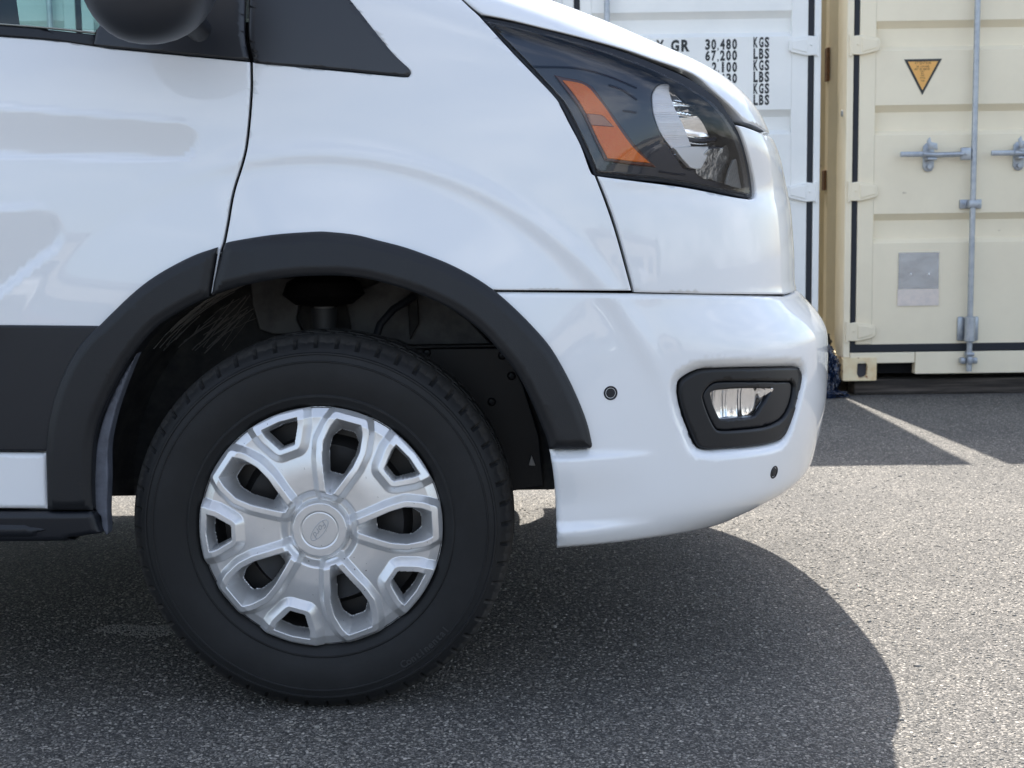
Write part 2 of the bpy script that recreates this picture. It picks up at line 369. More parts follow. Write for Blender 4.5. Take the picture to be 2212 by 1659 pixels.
def panel(name, P, m, parent, g=0.02, er=0.003, thick=0.012, e0=0.0, holes=(), sym=False, mirror=False, crown=None, label=None, extra=None):
    """a piece of skin cut out by the (u, z) outline P, with rounded edges and a returned rim"""
    P = densify(np.asarray(P, float), g)
    loops = [P]+[densify(np.asarray(h, float), g) for h in holes]
    def sd(u, z):
        d = -poly_sd(u, z, P)
        for h in loops[1:]: d = np.minimum(d, poly_sd(u, z, h))
        return d
    symu = pi/2-1e-3
    def dist(u, z):
        d = sd(u, z)
        if sym: # no rounding along the centre line
            Pm = P.copy(); Pm[:, 0] = np.where(P[:, 0] > symu, pi/2+0.4, P[:, 0]); dd = -poly_sd(u, z, Pm)
            for h in loops[1:]: dd = np.minimum(dd, poly_sd(u, z, h))
            d = dd
        return d
    def E(u, z, near=None):
        if near is None: d = np.maximum(dist(u, z), 0)
        else: d = np.full(np.shape(u), 1.0); d[near] = np.maximum(dist(u[near], z[near]), 0)
        t = np.clip(1-d/er, 0, 1); e = e0-er*(1-np.sqrt(np.maximum(1-t*t, 0)))*0.9
        if crown: e = e+crown[0]*ss(0, crown[1], d)
        if extra: e = e+extra(u, z)
        return e
    def F3(u, z, near=None): return surf(u, z, E(u, z, near))
    cand = []
    u0, z0 = P.min(0); u1, z1 = P.max(0)
    U, Zg = np.meshgrid(np.arange(u0, u1, g), np.arange(z0, z1, g*0.866), indexing='ij'); U = U+(np.arange(U.shape[1]) % 2)*g/2
    d = sd(U, Zg); k = d > g*0.45; inner = np.stack([U[k], Zg[k]], 1)
    k = inner[:, 0] < pi/2-g*0.3; inner = inner[k]
    for lp in loops:
        T = np.roll(lp, -1, 0)-np.roll(lp, 1, 0); N = np.stack([-T[:, 1], T[:, 0]], 1); N /= np.maximum(np.hypot(N[:, 0], N[:, 1]), 1e-9)[:, None]
        for q in (0.25, 1.0, 2.1)+((crown[1]/er*0.5, crown[1]/er) if crown else ()):
            for sg in (1, -1):
                C = lp+N*sg*er*q; dd = sd(C[:, 0], C[:, 1]); cand.append(C[dd > er*q*0.93])
    ring = np.concatenate(cand) if cand else np.zeros((0, 2))
    if len(ring) and len(inner):
        keep = np.ones(len(inner), bool)
        for i in range(0, len(inner), 500):
            q = inner[i:i+500]; keep[i:i+500] = (np.hypot(q[:, None, 0]-ring[None, :, 0], q[:, None, 1]-ring[None, :, 1]).min(1) > g*0.3)
        inner = inner[keep]
    V2 = []; E2 = []
    for lp in loops:
        b = len(V2); V2 += [Vector(p) for p in lp]; E2 += [(b+i, b+(i+1) % len(lp)) for i in range(len(lp))]
    V2 += [Vector(p) for p in ring]+[Vector(p) for p in inner]
    ov, oe, of, *_ = delaunay_2d_cdt(V2, E2, [], 0, 1e-6)
    ov = np.array([v[:] for v in ov]); of = np.array([f for f in of if len(f) == 3])
    c = ov[of].mean(1); of = of[sd(c[:, 0], c[:, 1]) > 0]
    u, z = ov[:, 0], ov[:, 1]; near = dist(u, z) < er+(crown[1] if crown else 0)+0.003; P3 = F3(u, z, near); h = 4e-4
    du = F3(u+h, z, near)-F3(u-h, z, near); dz = F3(u, z+h, near)-F3(u, z-h, near); N3 = np.cross(du, dz); N3 /= np.maximum(np.linalg.norm(N3, axis=1), 1e-12)[:, None]
    X, Y, nx, ny = base(u, z); sgn = np.sign((N3[:, 0]*nx+N3[:, 1]*ny)); N3 *= np.where(sgn == 0, 1, sgn)[:, None]
    if sym:
        cl = u > symu; N3[cl, 1] = 0; N3 /= np.maximum(np.linalg.norm(N3, axis=1), 1e-12)[:, None]
    V = list(P3); NN = list(N3); FF = []
    for f in of:
        a, b_, c_ = P3[f[0]], P3[f[1]], P3[f[2]]; fn = np.cross(b_-a, c_-a)
        FF.append(tuple(f) if fn @ (N3[f[0]]+N3[f[1]]+N3[f[2]]) > 0 else tuple(f[::-1]))
    # rim
    key = {(round(a, 6), round(b_, 6)): i for i, (a, b_) in enumerate(ov)}
    for lp in loops:
        idx = []
        for p in lp:
            dd = (ov[:, 0]-p[0])**2+(ov[:, 1]-p[1])**2; idx.append(int(np.argmin(dd)))
        m_ = len(idx); b0 = len(V)
        for q in range(m_):
            i = idx[q]; t3 = P3[idx[(q+1) % m_]]-P3[idx[q-1]]; bn = N3[i]
            X_, Y_, nx_, ny_ = base(np.array([u[i]]), np.array([z[i]])); inn = np.array([nx_[0], ny_[0], 0.0]); side_n = np.cross(t3, inn); L = np.linalg.norm(side_n); side_n = side_n/L if L > 1e-9 else inn
            V += [P3[i], P3[i]-inn*thick]; NN += [side_n, side_n]
        for q in range(m_):
            q2 = (q+1) % m_
            if sym and u[idx[q]] > symu and u[idx[q2]] > symu: continue
            FF.append((b0+2*q, b0+2*q2, b0+2*q2+1, b0+2*q+1))
        # orient the rim outward from the piece
        cen = np.array([ov[idx][:, 0].mean(), ov[idx][:, 1].mean()])
        test = poly_sd(np.array([0.0]), np.array([0.0]), lp)
        q = 0; i = idx[q]; nrm = NN[b0]; e_ = 2e-3
        Pp = surf(np.array([u[i]]), np.array([z[i]]))[0]
        Js = (surf(np.array([u[i]+1e-3, u[i]]), np.array([z[i], z[i]+1e-3]))-Pp)/1e-3
        A = Js @ np.array(nrm); uv = np.array([u[i], z[i]])+A/np.maximum(np.linalg.norm(A), 1e-9)*e_
        if sd(np.array([uv[0]]), np.array([uv[1]]))[0] > 0:
            for j in range(b0, len(V)): NN[j] = -np.array(NN[j])
        f0 = FF[-1]
    V = np.array(V); NN = np.array(NN)
    # face winding of rim follows its normals
    FO = []
    for f in FF:
        fn = np.cross(V[f[1]]-V[f[0]], V[f[2]]-V[f[0]]); FO.append(f if fn @ NN[f[0]] >= 0 else tuple(f[::-1]))
    FF = FO
    def mir(V, NN, FF): V2 = V.copy(); V2[:, 1] = 2*YC-V2[:, 1]; N2 = NN.copy(); N2[:, 1] *= -1; return V2, N2, [tuple(f[::-1]) for f in FF]
    if sym:
        V2_, N2_, F2_ = mir(V, NN, FF); b = len(V); V = np.concatenate([V, V2_]); NN = np.concatenate([NN, N2_]); FF = FF+[tuple(i+b for i in f) for f in F2_]
    o = mesh_obj(name, V, FF, m, parent, normals=NN, label=label)
    if mirror:
        V2_, N2_, F2_ = mir(V, NN, FF); mesh_obj(name, V2_, F2_, m, parent, normals=N2_)
    return o
#PART2
# ------------------------------------------------------------------ ground
def asphalt():
    m = bpy.data.materials.new('worn_asphalt'); m.use_nodes = True; n = m.node_tree.nodes; l = m.node_tree.links; b = n['Principled BSDF']
    tc = n.new('ShaderNodeTexCoord')
    wn_ = n.new('ShaderNodeTexNoise'); wn_.inputs['Scale'].default_value = 60; wn_.inputs['Detail'].default_value = 2
    l.new(tc.outputs['Object'], wn_.inputs['Vector'])
    wa = n.new('ShaderNodeVectorMath'); wa.operation = 'SCALE'; wa.inputs['Scale'].default_value = 0.012; l.new(wn_.outputs['Color'], wa.inputs[0])
    ad = n.new('ShaderNodeVectorMath'); ad.operation = 'ADD'; l.new(tc.outputs['Object'], ad.inputs[0]); l.new(wa.outputs[0], ad.inputs[1])
    def vor(scale, feat='F1'):
        v = n.new('ShaderNodeTexVoronoi'); v.inputs['Scale'].default_value = scale; v.feature = feat; l.new(ad.outputs[0], v.inputs['Vector']); return v
    def ramp(src, els):
        r = n.new('ShaderNodeValToRGB'); e = r.color_ramp.elements
        while len(e) < len(els): e.new(0.5)
        for q, (p, c) in zip(e, els): q.position = p; q.color = (*c, 1)
        l.new(src, r.inputs['Fac']); return r
    v1 = vor(168); v2 = vor(98); v3 = vor(330)
    sep1 = n.new('ShaderNodeSeparateColor'); l.new(v1.outputs['Color'], sep1.inputs[0])
    sep2 = n.new('ShaderNodeSeparateColor'); l.new(v2.outputs['Color'], sep2.inputs[0])
    sep3 = n.new('ShaderNodeSeparateColor'); l.new(v3.outputs['Color'], sep3.inputs[0])
    c1 = ramp(sep1.outputs[0], [(0.0, (0.026, 0.026, 0.026)), (0.35, (0.057, 0.055, 0.052)), (0.62, (0.105, 0.101, 0.094)), (0.85, (0.189, 0.179, 0.163)), (1.0, (0.430, 0.404, 0.370))])
    c3 = ramp(sep3.outputs[0], [(0.0, (0.022, 0.022, 0.022)), (0.6, (0.069, 0.066, 0.062)), (1.0, (0.292, 0.275, 0.258))])
    c2 = ramp(sep2.outputs[1], [(0.0, (0.138, 0.129, 0.120)), (0.5, (0.310, 0.284, 0.249)), (1.0, (0.533, 0.499, 0.456))])
    edge = ramp(v1.outputs['Distance'], [(0.30, (1, 1, 1)), (0.62, (0, 0, 0))])
    mx = n.new('ShaderNodeMixRGB'); l.new(edge.outputs[0], mx.inputs[0]); l.new(c3.outputs[0], mx.inputs[1]); l.new(c1.outputs[0], mx.inputs[2])
    sel = ramp(sep2.outputs[0], [(0.80, (0, 0, 0)), (0.83, (1, 1, 1))]); e2 = ramp(v2.outputs['Distance'], [(0.33, (1, 1, 1)), (0.42, (0, 0, 0))])
    ml = n.new('ShaderNodeMath'); ml.operation = 'MULTIPLY'; l.new(sel.outputs[0], ml.inputs[0]); l.new(e2.outputs[0], ml.inputs[1])
    mx2 = n.new('ShaderNodeMixRGB'); l.new(ml.outputs[0], mx2.inputs[0]); l.new(mx.outputs[0], mx2.inputs[1]); l.new(c2.outputs[0], mx2.inputs[2])
    big = n.new('ShaderNodeTexNoise'); big.inputs['Scale'].default_value = 1.7; big.inputs['Detail'].default_value = 7; l.new(tc.outputs['Object'], big.inputs['Vector'])
    br = ramp(big.outputs['Fac'], [(0.3, (0.79, 0.775, 0.75)), (0.7, (1.17, 1.14, 1.08))])
    mx3 = n.new('ShaderNodeMixRGB'); mx3.blend_type = 'MULTIPLY'; mx3.inputs[0].default_value = 1; l.new(mx2.outputs[0], mx3.inputs[1]); l.new(br.outputs[0], mx3.inputs[2])
    l.new(mx3.outputs[0], b.inputs['Base Color']); b.inputs['Roughness'].default_value = 0.75
    h1 = ramp(v1.outputs['Distance'], [(0.0, (1, 1, 1)), (0.7, (0, 0, 0))]); h2 = n.new('ShaderNodeMath'); h2.operation = 'MULTIPLY'
    l.new(h1.outputs[0], h2.inputs[0]); l.new(sep1.outputs[1], h2.inputs[1])
    h3 = n.new('ShaderNodeMath'); h3.operation = 'ADD'; l.new(h2.outputs[0], h3.inputs[0]); l.new(ml.outputs[0], h3.inputs[1])
    bp = n.new('ShaderNodeBump'); bp.inputs['Strength'].default_value = 0.9; bp.inputs['Distance'].default_value = 0.004
    l.new(h3.outputs[0], bp.inputs['Height']); l.new(bp.outputs[0], b.inputs['Normal'])
    return m
M_ASPH = asphalt()
g = MB(); g.add([(-400, -400, 0), (400, -400, 0), (400, 400, 0), (-400, 400, 0)], [(0, 1, 2, 3)]); tag(g.build('ground', M_ASPH), kind='structure')
# grit lying in the surface close to the camera: one scattered mass
def grit():
    bm = bmesh.new(); bmesh.ops.create_icosphere(bm, subdivisions=1, radius=1); bm.verts.index_update()
    tv = np.array([v.co[:] for v in bm.verts]); tf = np.array([[v.index for v in f.verts] for f in bm.faces]); bm.free()
    rng = np.random.default_rng(5); V = []; F = []; nb = 0
    def scatter(n, x0, x1, y0, y1, r0, r1):
        nonlocal nb
        for _ in range(n):
            x = rng.uniform(x0, x1); y = y0+(y1-y0)*rng.random()**1.3; r = rng.uniform(r0, r1); a = rng.uniform(0, 6.28)
            s = tv*np.array([r*rng.uniform(0.9, 1.5), r, r*rng.uniform(0.45, 0.8)])*rng.uniform(0.85, 1.15, (len(tv), 1)); c_, s_ = cos(a), sin(a)
            q = np.stack([s[:, 0]*c_-s[:, 1]*s_+x, s[:, 0]*s_+s[:, 1]*c_+y, s[:, 2]+r*0.12], 1); V.append(q); F.append(tf+nb); nb += len(tv)
    scatter(16000, -1.4, 1.6, 1.55, 4.2, 0.0016, 0.0034)
    scatter(5000, -0.4, 2.4, 3.0, 7.0, 0.0022, 0.0045)
    for _ in range(900):
        a_ = rng.uniform(0, 6.28); q_ = rng.random()**0.6; scatter(1, *(2*[-0.83+0.13*q_*cos(a_)]), *(2*[3.08+(0.045+0.02*sin(3*a_))*q_*sin(a_)]), 0.0016, 0.0034)
    scatter(140, -1.2, 2.0, 1.6, 6.0, 0.004, 0.007)
    V = np.concatenate(V); F = np.concatenate(F)
    me = bpy.data.meshes.new('grit'); me.from_pydata(V.tolist(), [], F.tolist()); me.polygons.foreach_set('use_smooth', [True]*len(F))
    m = mat('pale_grit', (0.15, 0.143, 0.13), 0.7, vary=(190, 1.0, (0.38, 0.35, 0.30))); me.materials.append(m)
    o = bpy.data.objects.new('grit', me); COL.objects.link(o); tag(o, 'fine pale grit bedded in the worn asphalt', 'grit', kind='stuff')
grit()

# ------------------------------------------------------------------ the van
VAN = empty('delivery_van', (HUBX, YC, 0)); tag(VAN, 'white delivery van in the foreground with black wheel arch cladding and silver hub cap', 'van')
def UV(X, Z): X = np.asarray(X, float); Z = np.asarray(Z, float); return float((X-Xc_f(Z))/b_of(Z)), float(Z)
_fogP = None
# fog lamp outline on the skin, as side coordinates, before the recess is added
_f = inv(densify(np.array(cr_curve(FOG+[FOG[0]], 3))[:-1], 60)); _p = surf(_f[:, 0], _f[:, 1]); _fogP = _f.copy(); _G = None
HC = np.array([693.0, 1143.0])
def toward_hub(P, d): P = np.array(P, float); v = P-HC; r = np.hypot(v[:, 0], v[:, 1])[:, None]; return HC+v*(r-d)/r
AO_R = [(482.6, 528), (503, 521), (590, 507), (677, 500.5), (713, 501), (768, 507), (817, 519), (871, 533), (921.5, 550.5), (973.6, 571.5), (1025.7, 599), (1067, 627), (1105.5, 660), (1147, 701), (1189, 750), (1223.6, 809), (1251, 868), (1268.7, 916.6), (1278, 958)]
AO_L = [(219, 701), (243, 677), (295, 628), (347, 590), (417, 553), (474, 533)]
AI_R = [(1186, 968), (1178.5, 941), (1164.6, 906), (1143.7, 857.6), (1116, 805.5), (1077.8, 757), (1039.6, 715), (991, 677), (938.9, 649), (886.8, 628), (817, 607), (768, 598), (713, 595), (650, 597), (590, 604), (514, 620), (460, 637)]
AI_L = [(455, 640), (399, 668), (347, 701), (312.5, 736), (277.8, 783), (250, 833), (225.7, 885), (211.8, 923.6), (204.9, 965), (201.4, 1034.7), (203, 1100)]
GAP = [(542.5, 135), (542.5, 200), (534.5, 297), (525, 347), (504, 416), (491.5, 486), (483, 530)]
gl = [(x-3.2, y) for x, y in GAP]; gr = [(x+3.2, y) for x, y in GAP]
aoL_in = toward_hub(AO_L, 14).tolist(); aoR_in = toward_hub(AO_R, 14).tolist()
# door
P = outline([[(-950, 22), (0, 79), (206, 100), (248, 106), (539, 134)], gl, [gl[-1], (474, 545)], [aoL_in[-1]]+aoL_in[::-1][1:], [aoL_in[0], (205, 706)], [(205, 706), (-950, 698)], [(-950, 698), (-950, 22)]])
panel('door', P, M_WHITE, VAN, g=0.009, mirror=True)
door = bpy.data.objects['door']
# fender
P = outline([gr[::-1], [gr[0], (700, 150.5), (870, 166.5)], [(870, 166.5), (882, 166), (887, 158), (884, 150)], [(884, 150), (850, 119), (814, 76), (755, 2), (697, -75)], [(697, -75), (925, -75)],
             [(925, -75), (997.5, 0), (1033, 33)], [(1033, 33), (1108, 115), (1194, 205), (1212, 233), (1230, 268), (1254, 314), (1275, 370), (1285, 380)],
             [(1285, 380), (1306, 434), (1327.5, 496.5), (1350, 576), (1364, 627.5)], [(1364, 627.5), (1055, 626.5)], [aoR_in[10]]+aoR_in[:10][::-1], [aoR_in[0], gr[-1]]])
panel('fender', P, M_WHITE, VAN, g=0.011, mirror=True)
# bonnet
H0 = inv([(1655, 283)])[0]
hl = outline([[(928, -75), (1003, 0), (1040, 31)], [(1040, 31), (1100, 43), (1170, 60), (1240, 77), (1340, 104), (1410, 128), (1498, 160), (1547, 200), (1583, 233), (1611, 263)], [(1611, 263), (1655, 283)]])
P = np.concatenate([hl, [[max(1.25, hl[-1][0]+0.04), H0[1]+0.005], [pi/2, H0[1]+0.012], [pi/2, 1.445], [0.9, 1.445], [float(hl[0][0])+0.05, 1.430]]])
panel('bonnet', P, M_WHITE, VAN, g=0.018, er=0.005, thick=0.02, sym=True)
# nose piece under and beside the headlamp
N1 = inv([(1657, 292)])[0]; N2 = inv([(1705, 634)])[0]
lb = outline([[(1291, 381), (1373, 391.5), (1481, 405.5), (1582, 425), (1621, 431)], [(1621, 431), (1631, 429), (1634, 418)], [(1634, 418), (1630, 385), (1617, 330), (1603, 290), (1592, 270)], [(1592, 270), (1613, 275), (1657, 292)]])
ub = outline([[(1700, 635.5), (1365+6, 631)], [(1371, 631), (1357, 576), (1334.5, 496.5), (1313, 434), (1291, 381)]])
UN = max(1.06, lb[-1][0]+0.03, ub[0][0]+0.02); print('UN', UN, lb[-1], ub[0])
P = np.concatenate([lb, [[UN, N1[1]-0.004], [UN, ub[0][1]]], ub])
panel('nose_panel', P, M_WHITE, VAN, g=0.016, er=0.004, mirror=True)
# radiator grille between the two
P = np.array([[UN+0.015, N1[1]-0.004], [pi/2, N1[1]+0.004], [pi/2, ub[0][1]], [UN+0.015, ub[0][1]]])
gr_o = panel('radiator_grille', P, M_CLAD2, VAN, g=0.03, e0=-0.006, sym=True)
b_ = MB()
for k in range(5):
    z = ub[0][1]+0.03+k*(N1[1]-ub[0][1]-0.06)/4; q = surf(np.linspace(UN+0.04, pi/2, 12), np.full(12, z), 0.004)
    pts = [tuple(p) for p in q]+[(p[0], 2*YC-p[1], p[2]) for p in q[::-1][1:]]; MB().tube(pts, 0.008, 8).build('grille_bar', M_CLAD, VAN, True)
# bumper
bt = outline([[(1700, 639), (1365, 634), (1062, 631)]]); 
arc = outline([[aoR_in[11]]+aoR_in[12:], [aoR_in[-1], (1262, 971), (1187, 971)], [(1187, 971), (1195, 1020), (1200, 1073), (1204, 1186)], [(1204, 1186), (1300, 1178), (1400, 1165), (1500, 1149), (1600, 1121), (1646, 1100)]])
zb = float(arc[-1][1])
P = np.concatenate([[[pi/2, bt[0][1]-0.002]], [[max(1.2, bt[0][0]+0.03), bt[0][1]-0.001]], bt, arc, [[1.0, zb+0.01], [1.3, zb+0.015], [pi/2, zb+0.015]]])
fogh = inv(densify(np.array(cr_curve(FOG+[FOG[0]], 3))[:-1], 20))
lg = np.array([[1.10, 0.44], [1.53, 0.44], [1.53, 0.62], [1.10, 0.60]])
SEN = [inv([(1319, 849)])[0], inv([(1672, 1020)])[0]]
panel('bumper', P, M_WHITE, VAN, g=0.009, er=0.010, thick=0.025, sym=True, holes=(fogh, lg))
panel('lower_grille', np.array([[1.08, 0.43], [1.545, 0.43], [1.545, 0.63], [1.08, 0.61]]), M_CLAD2, VAN, g=0.04, e0=-0.03, mirror=True)
# parking sensors
for (u, z) in SEN:
    p = surf(np.array([u]), np.array([z]))[0]; p1 = surf(np.array([u+1e-3]), np.array([z]))[0]; p2 = surf(np.array([u]), np.array([z+1e-3]))[0]
    n_ = np.cross(p1-p, p2-p); n_ /= np.linalg.norm(n_); _, _, nx, ny = base(np.array([u]), np.array([z])); n_ *= np.sign(n_[0]*nx[0]+n_[1]*ny[0])
    Rm = Vector(n_).to_track_quat('Z', 'Y').to_matrix().to_4x4(); Rm.translation = Vector(p)
    for far in (False, True):
        mb = MB().lathe([(0.0001, 0.0012), (0.0075, 0.0012), (0.0085, 0.0005), (0.0092, -0.001), (0.0100, 0.0012), (0.0122, 0.0015), (0.0131, 0.0006), (0.0133, -0.004)], (0, 0, 0), 32, 'z')
        mb.V = [tuple(Rm @ Vector(v)) for v in mb.V]
        if far: mb.V = [(x, 2*YC-y, z_) for x, y, z_ in mb.V]
        mb.build('parking_sensor', M_CLAD2, VAN, True)
# wheel arch cladding
P = outline([[(487, 527)]+AO_R[1:], [AO_R[-1], (1277, 964), (1273, 967)], [(1273, 967), (1187, 969)], AI_R, [AI_R[-1], (466, 600), (487, 527)]])
panel('arch_cladding', P, M_CLAD, VAN, g=0.012, er=0.006, e0=0.012, thick=0.060, mirror=True, crown=(0.006, 0.020))
P = outline([AO_L[:-1]+[(471, 534)], [(471, 534), (453, 640)], AI_L, [AI_L[-1], (105.5, 1100)], [(105.5, 1100), (104, 1034.7), (102.4, 965), (107.6, 913), (119.8, 861), (138.9, 809), (166.7, 757), (198, 718.7), (219, 701)]])
panel('arch_cladding', P, M_CLAD, VAN, g=0.012, er=0.006, e0=0.012, thick=0.060, mirror=True, crown=(0.006, 0.020))
P = outline([[(473, 538), (477, 538)], [(477, 538), (461, 628)], [(461, 628), (457, 634)], [(457, 634), (473, 538)]])
panel('door_edge_strip', P, mat('bare_edge', (0.55, 0.56, 0.58), 0.4), VAN, g=0.02, er=0.001, e0=0.004)
# lower door moulding, painted sill, black step
P = outline([[(-950, 702), (-100, 702), (222, 704)], [(222, 704), (205, 725), (175, 765), (147, 815), (127, 865), (114, 915), (109, 974)], [(109, 974), (-950, 974)], [(-950, 974), (-950, 702)]])
panel('door_moulding', P, M_CLAD2, VAN, g=0.012, er=0.004, e0=0.006, mirror=True)
P = outline([[(-950, 977), (104, 978.5)], [(104, 978.5), (102, 1030), (106, 1100)], [(106, 1100), (-950, 1103)], [(-950, 1103), (-950, 977)]])
panel('sill', P, M_WHITE, VAN, g=0.012, er=0.009, e0=0.002, mirror=True)
P = outline([[(-950, 1105), (100, 1104), (196, 1102)], [(196, 1102), (206, 1108), (214, 1132), (221, 1150)], [(221, 1150), (150, 1160), (60, 1168), (-950, 1172)], [(-950, 1172), (-950, 1105)]])
panel('side_step', P, M_CLAD2, VAN, g=0.012, er=0.012, e0=0.016, thick=0.08, mirror=True)
P = outline([[(-950, 1122), (0, 1126), (70, 1130), (118, 1138)], [(118, 1138), (90, 1148), (0, 1160), (-950, 1164)], [(-950, 1164), (-950, 1122)]])
panel('step_rib', P, M_CLAD2, VAN, g=0.008, er=0.014, e0=0.0215, thick=0.02)
# inner flange seen behind the rear edge of the arch
M_FLANGE = mat('dirty_grey_flange', (0.115, 0.125, 0.155), 0.55, vary=(30, 0.8, (0.06, 0.065, 0.08)), bump=(40, 0.3, 0.002))
P = outline([[(291, 765), (257, 820), (226, 886), (208, 946), (201, 1000), (200, 1097), (213, 1120), (216, 1146), (226, 1160)], [(226, 1160), (228.5, 1150), (226.5, 1110), (228.5, 1040), (229, 965), (243, 896), (263.9, 833), (291, 765)]])
panel('arch_flange', P, M_FLANGE, VAN, g=0.02, er=0.003, e0=-0.012, thick=0.03, mirror=True)
# black corner trims and belt moulding
P = outline([[(550, 137), (713, 149), (868, 164)], [(868, 164), (880, 164), (887, 157), (883, 147)], [(883, 147), (852, 118), (817, 76), (758, 0), (700, -72)], [(700, -72), (538, -72)], [(538, -72), (538, 0), (537, 78), (548, 134)]])
panel('corner_trim', P, M_TRIM, VAN, g=0.009, er=0.005, e0=0.003, mirror=True)
P = outline([[(248, 104), (400, 118), (538, 131)], [(538, 131), (528.5, 78), (529, 0), (529, -72)], [(529, -72), (300, -72)], [(300, -72), (250, 10), (207, 66)], [(207, 66), (204, 84), (205, 98), (248, 104)]])
panel('mirror_base_trim', P, M_TRIM, VAN, g=0.009, er=0.005, e0=0.004, mirror=True)
P = outline([[(-950, -12), (0, 55), (100, 64), (206, 75)], [(206, 75), (206, 100)], [(206, 100), (0, 78), (-950, 18)], [(-950, 18), (-950, -12)]])
panel('belt_moulding', P, M_CLAD2, VAN, g=0.02, er=0.004, e0=0.003, mirror=True)
P = outline([[(-950, -18), (0, 50.5), (206, 69)], [(206, 69), (206, 73)], [(206, 73), (0, 53.5), (-950, -15)], [(-950, -15), (-950, -18)]])
panel('window_seal', P, mat('bright_seal', (0.30, 0.31, 0.28), 0.25), VAN, g=0.02, er=0.0015, e0=0.004)
# glazing
ws = [UV(-1.28, 1.93), UV(-1.66, 1.93)]
P = np.concatenate([outline([[(212, 63), (0, 51), (-900, -12)]])[::-1][::1], outline([[(212, 63), (250, 10), (300, -72)]])[1:], [ws[0], ws[1]]])
panel('side_window', P, M_GLASS, VAN, g=0.05, er=0.001, e0=-0.012, thick=0.003, mirror=True)
panel('windscreen', np.array([[0.56, 1.475], [pi/2, 1.475], [pi/2, 2.06], [0.56, 2.06]]), M_GLASS, VAN, g=0.05, er=0.002, e0=-0.004, thick=0.004, sym=True)
panel('scuttle', np.array([[0.30, 1.435], [0.9, 1.450], [pi/2, 1.450], [pi/2, 1.472], [0.5, 1.472]]), M_CLAD2, VAN, g=0.04, er=0.003, e0=-0.01, sym=True)
pa = inv([(538, -78), (925, -78)])
panel('pillar', np.array([pa[0], pa[1], [0.545, 1.475], [0.545, 2.02], [0.30, 2.02], UV(-1.22, 1.95), inv([(310, -78)])[0], inv([(532, -78)])[0]]), M_WHITE, VAN, g=0.04, er=0.006, mirror=True)
panel('roof', np.array([[-3.9, 1.99], [0.1, 1.99], [0.28, 2.065], [pi/2, 2.075], [pi/2, 2.41], [-3.9, 2.41]]), M_WHITE, VAN, g=0.09, er=0.01, sym=True)
q = surf(np.concatenate([np.linspace(-3.9, 0, 10), np.linspace(0.1, pi/2, 14)]), np.full(24, 2.402)); q = [tuple(p) for p in q]; q += [(x, 2*YC-y, z) for x, y, z in q[::-1]]
MB().add(q, [tuple(range(len(q)))[::-1]]).build('roof_skin', M_WHITE, VAN)
# load bay side with rear arch
RX = HUBX-3.30; arcp = [UV(RX+0.50*cos(a), 0.35+0.50*sin(a)) for a in np.linspace(pi-0.05, 0.05, 15)]
P = np.array([UV(-4.5, 0.40), UV(-4.5, 1.98), UV(-1.80, 1.98), UV(-1.80, 0.40)]+arcp[::-1])
panel('load_bay_side', P, M_WHITE, VAN, g=0.10, er=0.006, mirror=True)
panel('door_frame', np.array([UV(-1.79, 1.98), UV(-1.22, 1.98), UV(-1.30, 1.945), UV(-1.68, 1.945), UV(-1.74, 1.30), UV(-1.79, 1.30)]), M_CLAD2, VAN, g=0.06, er=0.004, mirror=True)
MB().box(-4.52, -4.48, YC-1.0, YC+1.0, 0.42, 2.0).build('rear_door', M_WHITE, VAN)
# dark inner structure behind the skin
def inner_shell():
    us = np.concatenate([np.arange(-4.4, 0, 0.05), np.linspace(0, pi/2, 30)]); zs = np.linspace(0.36, 1.24, 36); V = []; F = []
    for far in (0, 1):
        b0 = len(V); U_, Z_ = np.meshgrid(us, zs, indexing='ij'); Pq = surf(U_.ravel(), Z_.ravel(), -0.030-0.085*ss(0.0, 0.10, U_.ravel()))
        if far: Pq[:, 1] = 2*YC-Pq[:, 1]
        V += [tuple(p) for p in Pq]; nz = len(zs)
        for i in range(len(us)-1):
            for j in range(nz-1):
                c_ = Pq[[i*nz+j, (i+1)*nz+j, (i+1)*nz+j+1, i*nz+j+1]].mean(0)
                if min(np.hypot(c_[0]-HUBX, c_[2]-HUBZ), np.hypot(c_[0]-RX, c_[2]-0.35)) < 0.54 or (abs(c_[0]-HUBX) < 0.54 and c_[2] < 0.4): continue
                if c_[0] > 0.10 and c_[2] < 0.66 and c_[1] > 0: 
                    if c_[2] < 0.50 and c_[0] < 0.42: continue
                F.append((b0+i*nz+j, b0+(i+1)*nz+j, b0+(i+1)*nz+j+1, b0+i*nz+j+1))
    return mesh_obj('inner_shell', V, F, M_BLACK, VAN)
inner_shell()
MB().box(-4.4, -0.86, YC-0.98, YC+0.98, 0.36, 0.42).build('floor_pan', M_BLACK, VAN)
MB().box(-0.93, 0.30, 2.955, 2*YC-2.955, 0.335, 1.05).build('engine_bay', M_WELL, VAN)
MB().box(0.26, 0.56, 3.0, 2*YC-3.0, 0.30, 0.34).build('undertray', M_CLAD2, VAN)
# wheel housings, both sides
def housing(far):
    sg = (lambda p: (p[0], 2*YC-p[1], p[2])) if far else (lambda p: p)
    V = []; F = []; n = 40
    prof = [(0.500, 2.560), (0.492, 2.60), (0.486, 2.75), (0.478, 2.93), (0.46, 2.957)]
    for i in range(n+1):
        a = radians(-3+190*i/n)
        for r, y in prof: V.append(sg((HUBX+r*cos(a), y, max(HUBZ+r*sin(a), 0.908-0.1942*y))))
    m_ = len(prof)
    for i in range(n):
        for j in range(m_-1): F.append((i*m_+j, i*m_+j+1, (i+1)*m_+j+1, (i+1)*m_+j))
    mesh_obj('wheel_housing', V, F, M_WELL, VAN, smooth=True)
housing(False); housing(True)
def W3(x, y, Y): p = on_plane(x, y, Y); return p
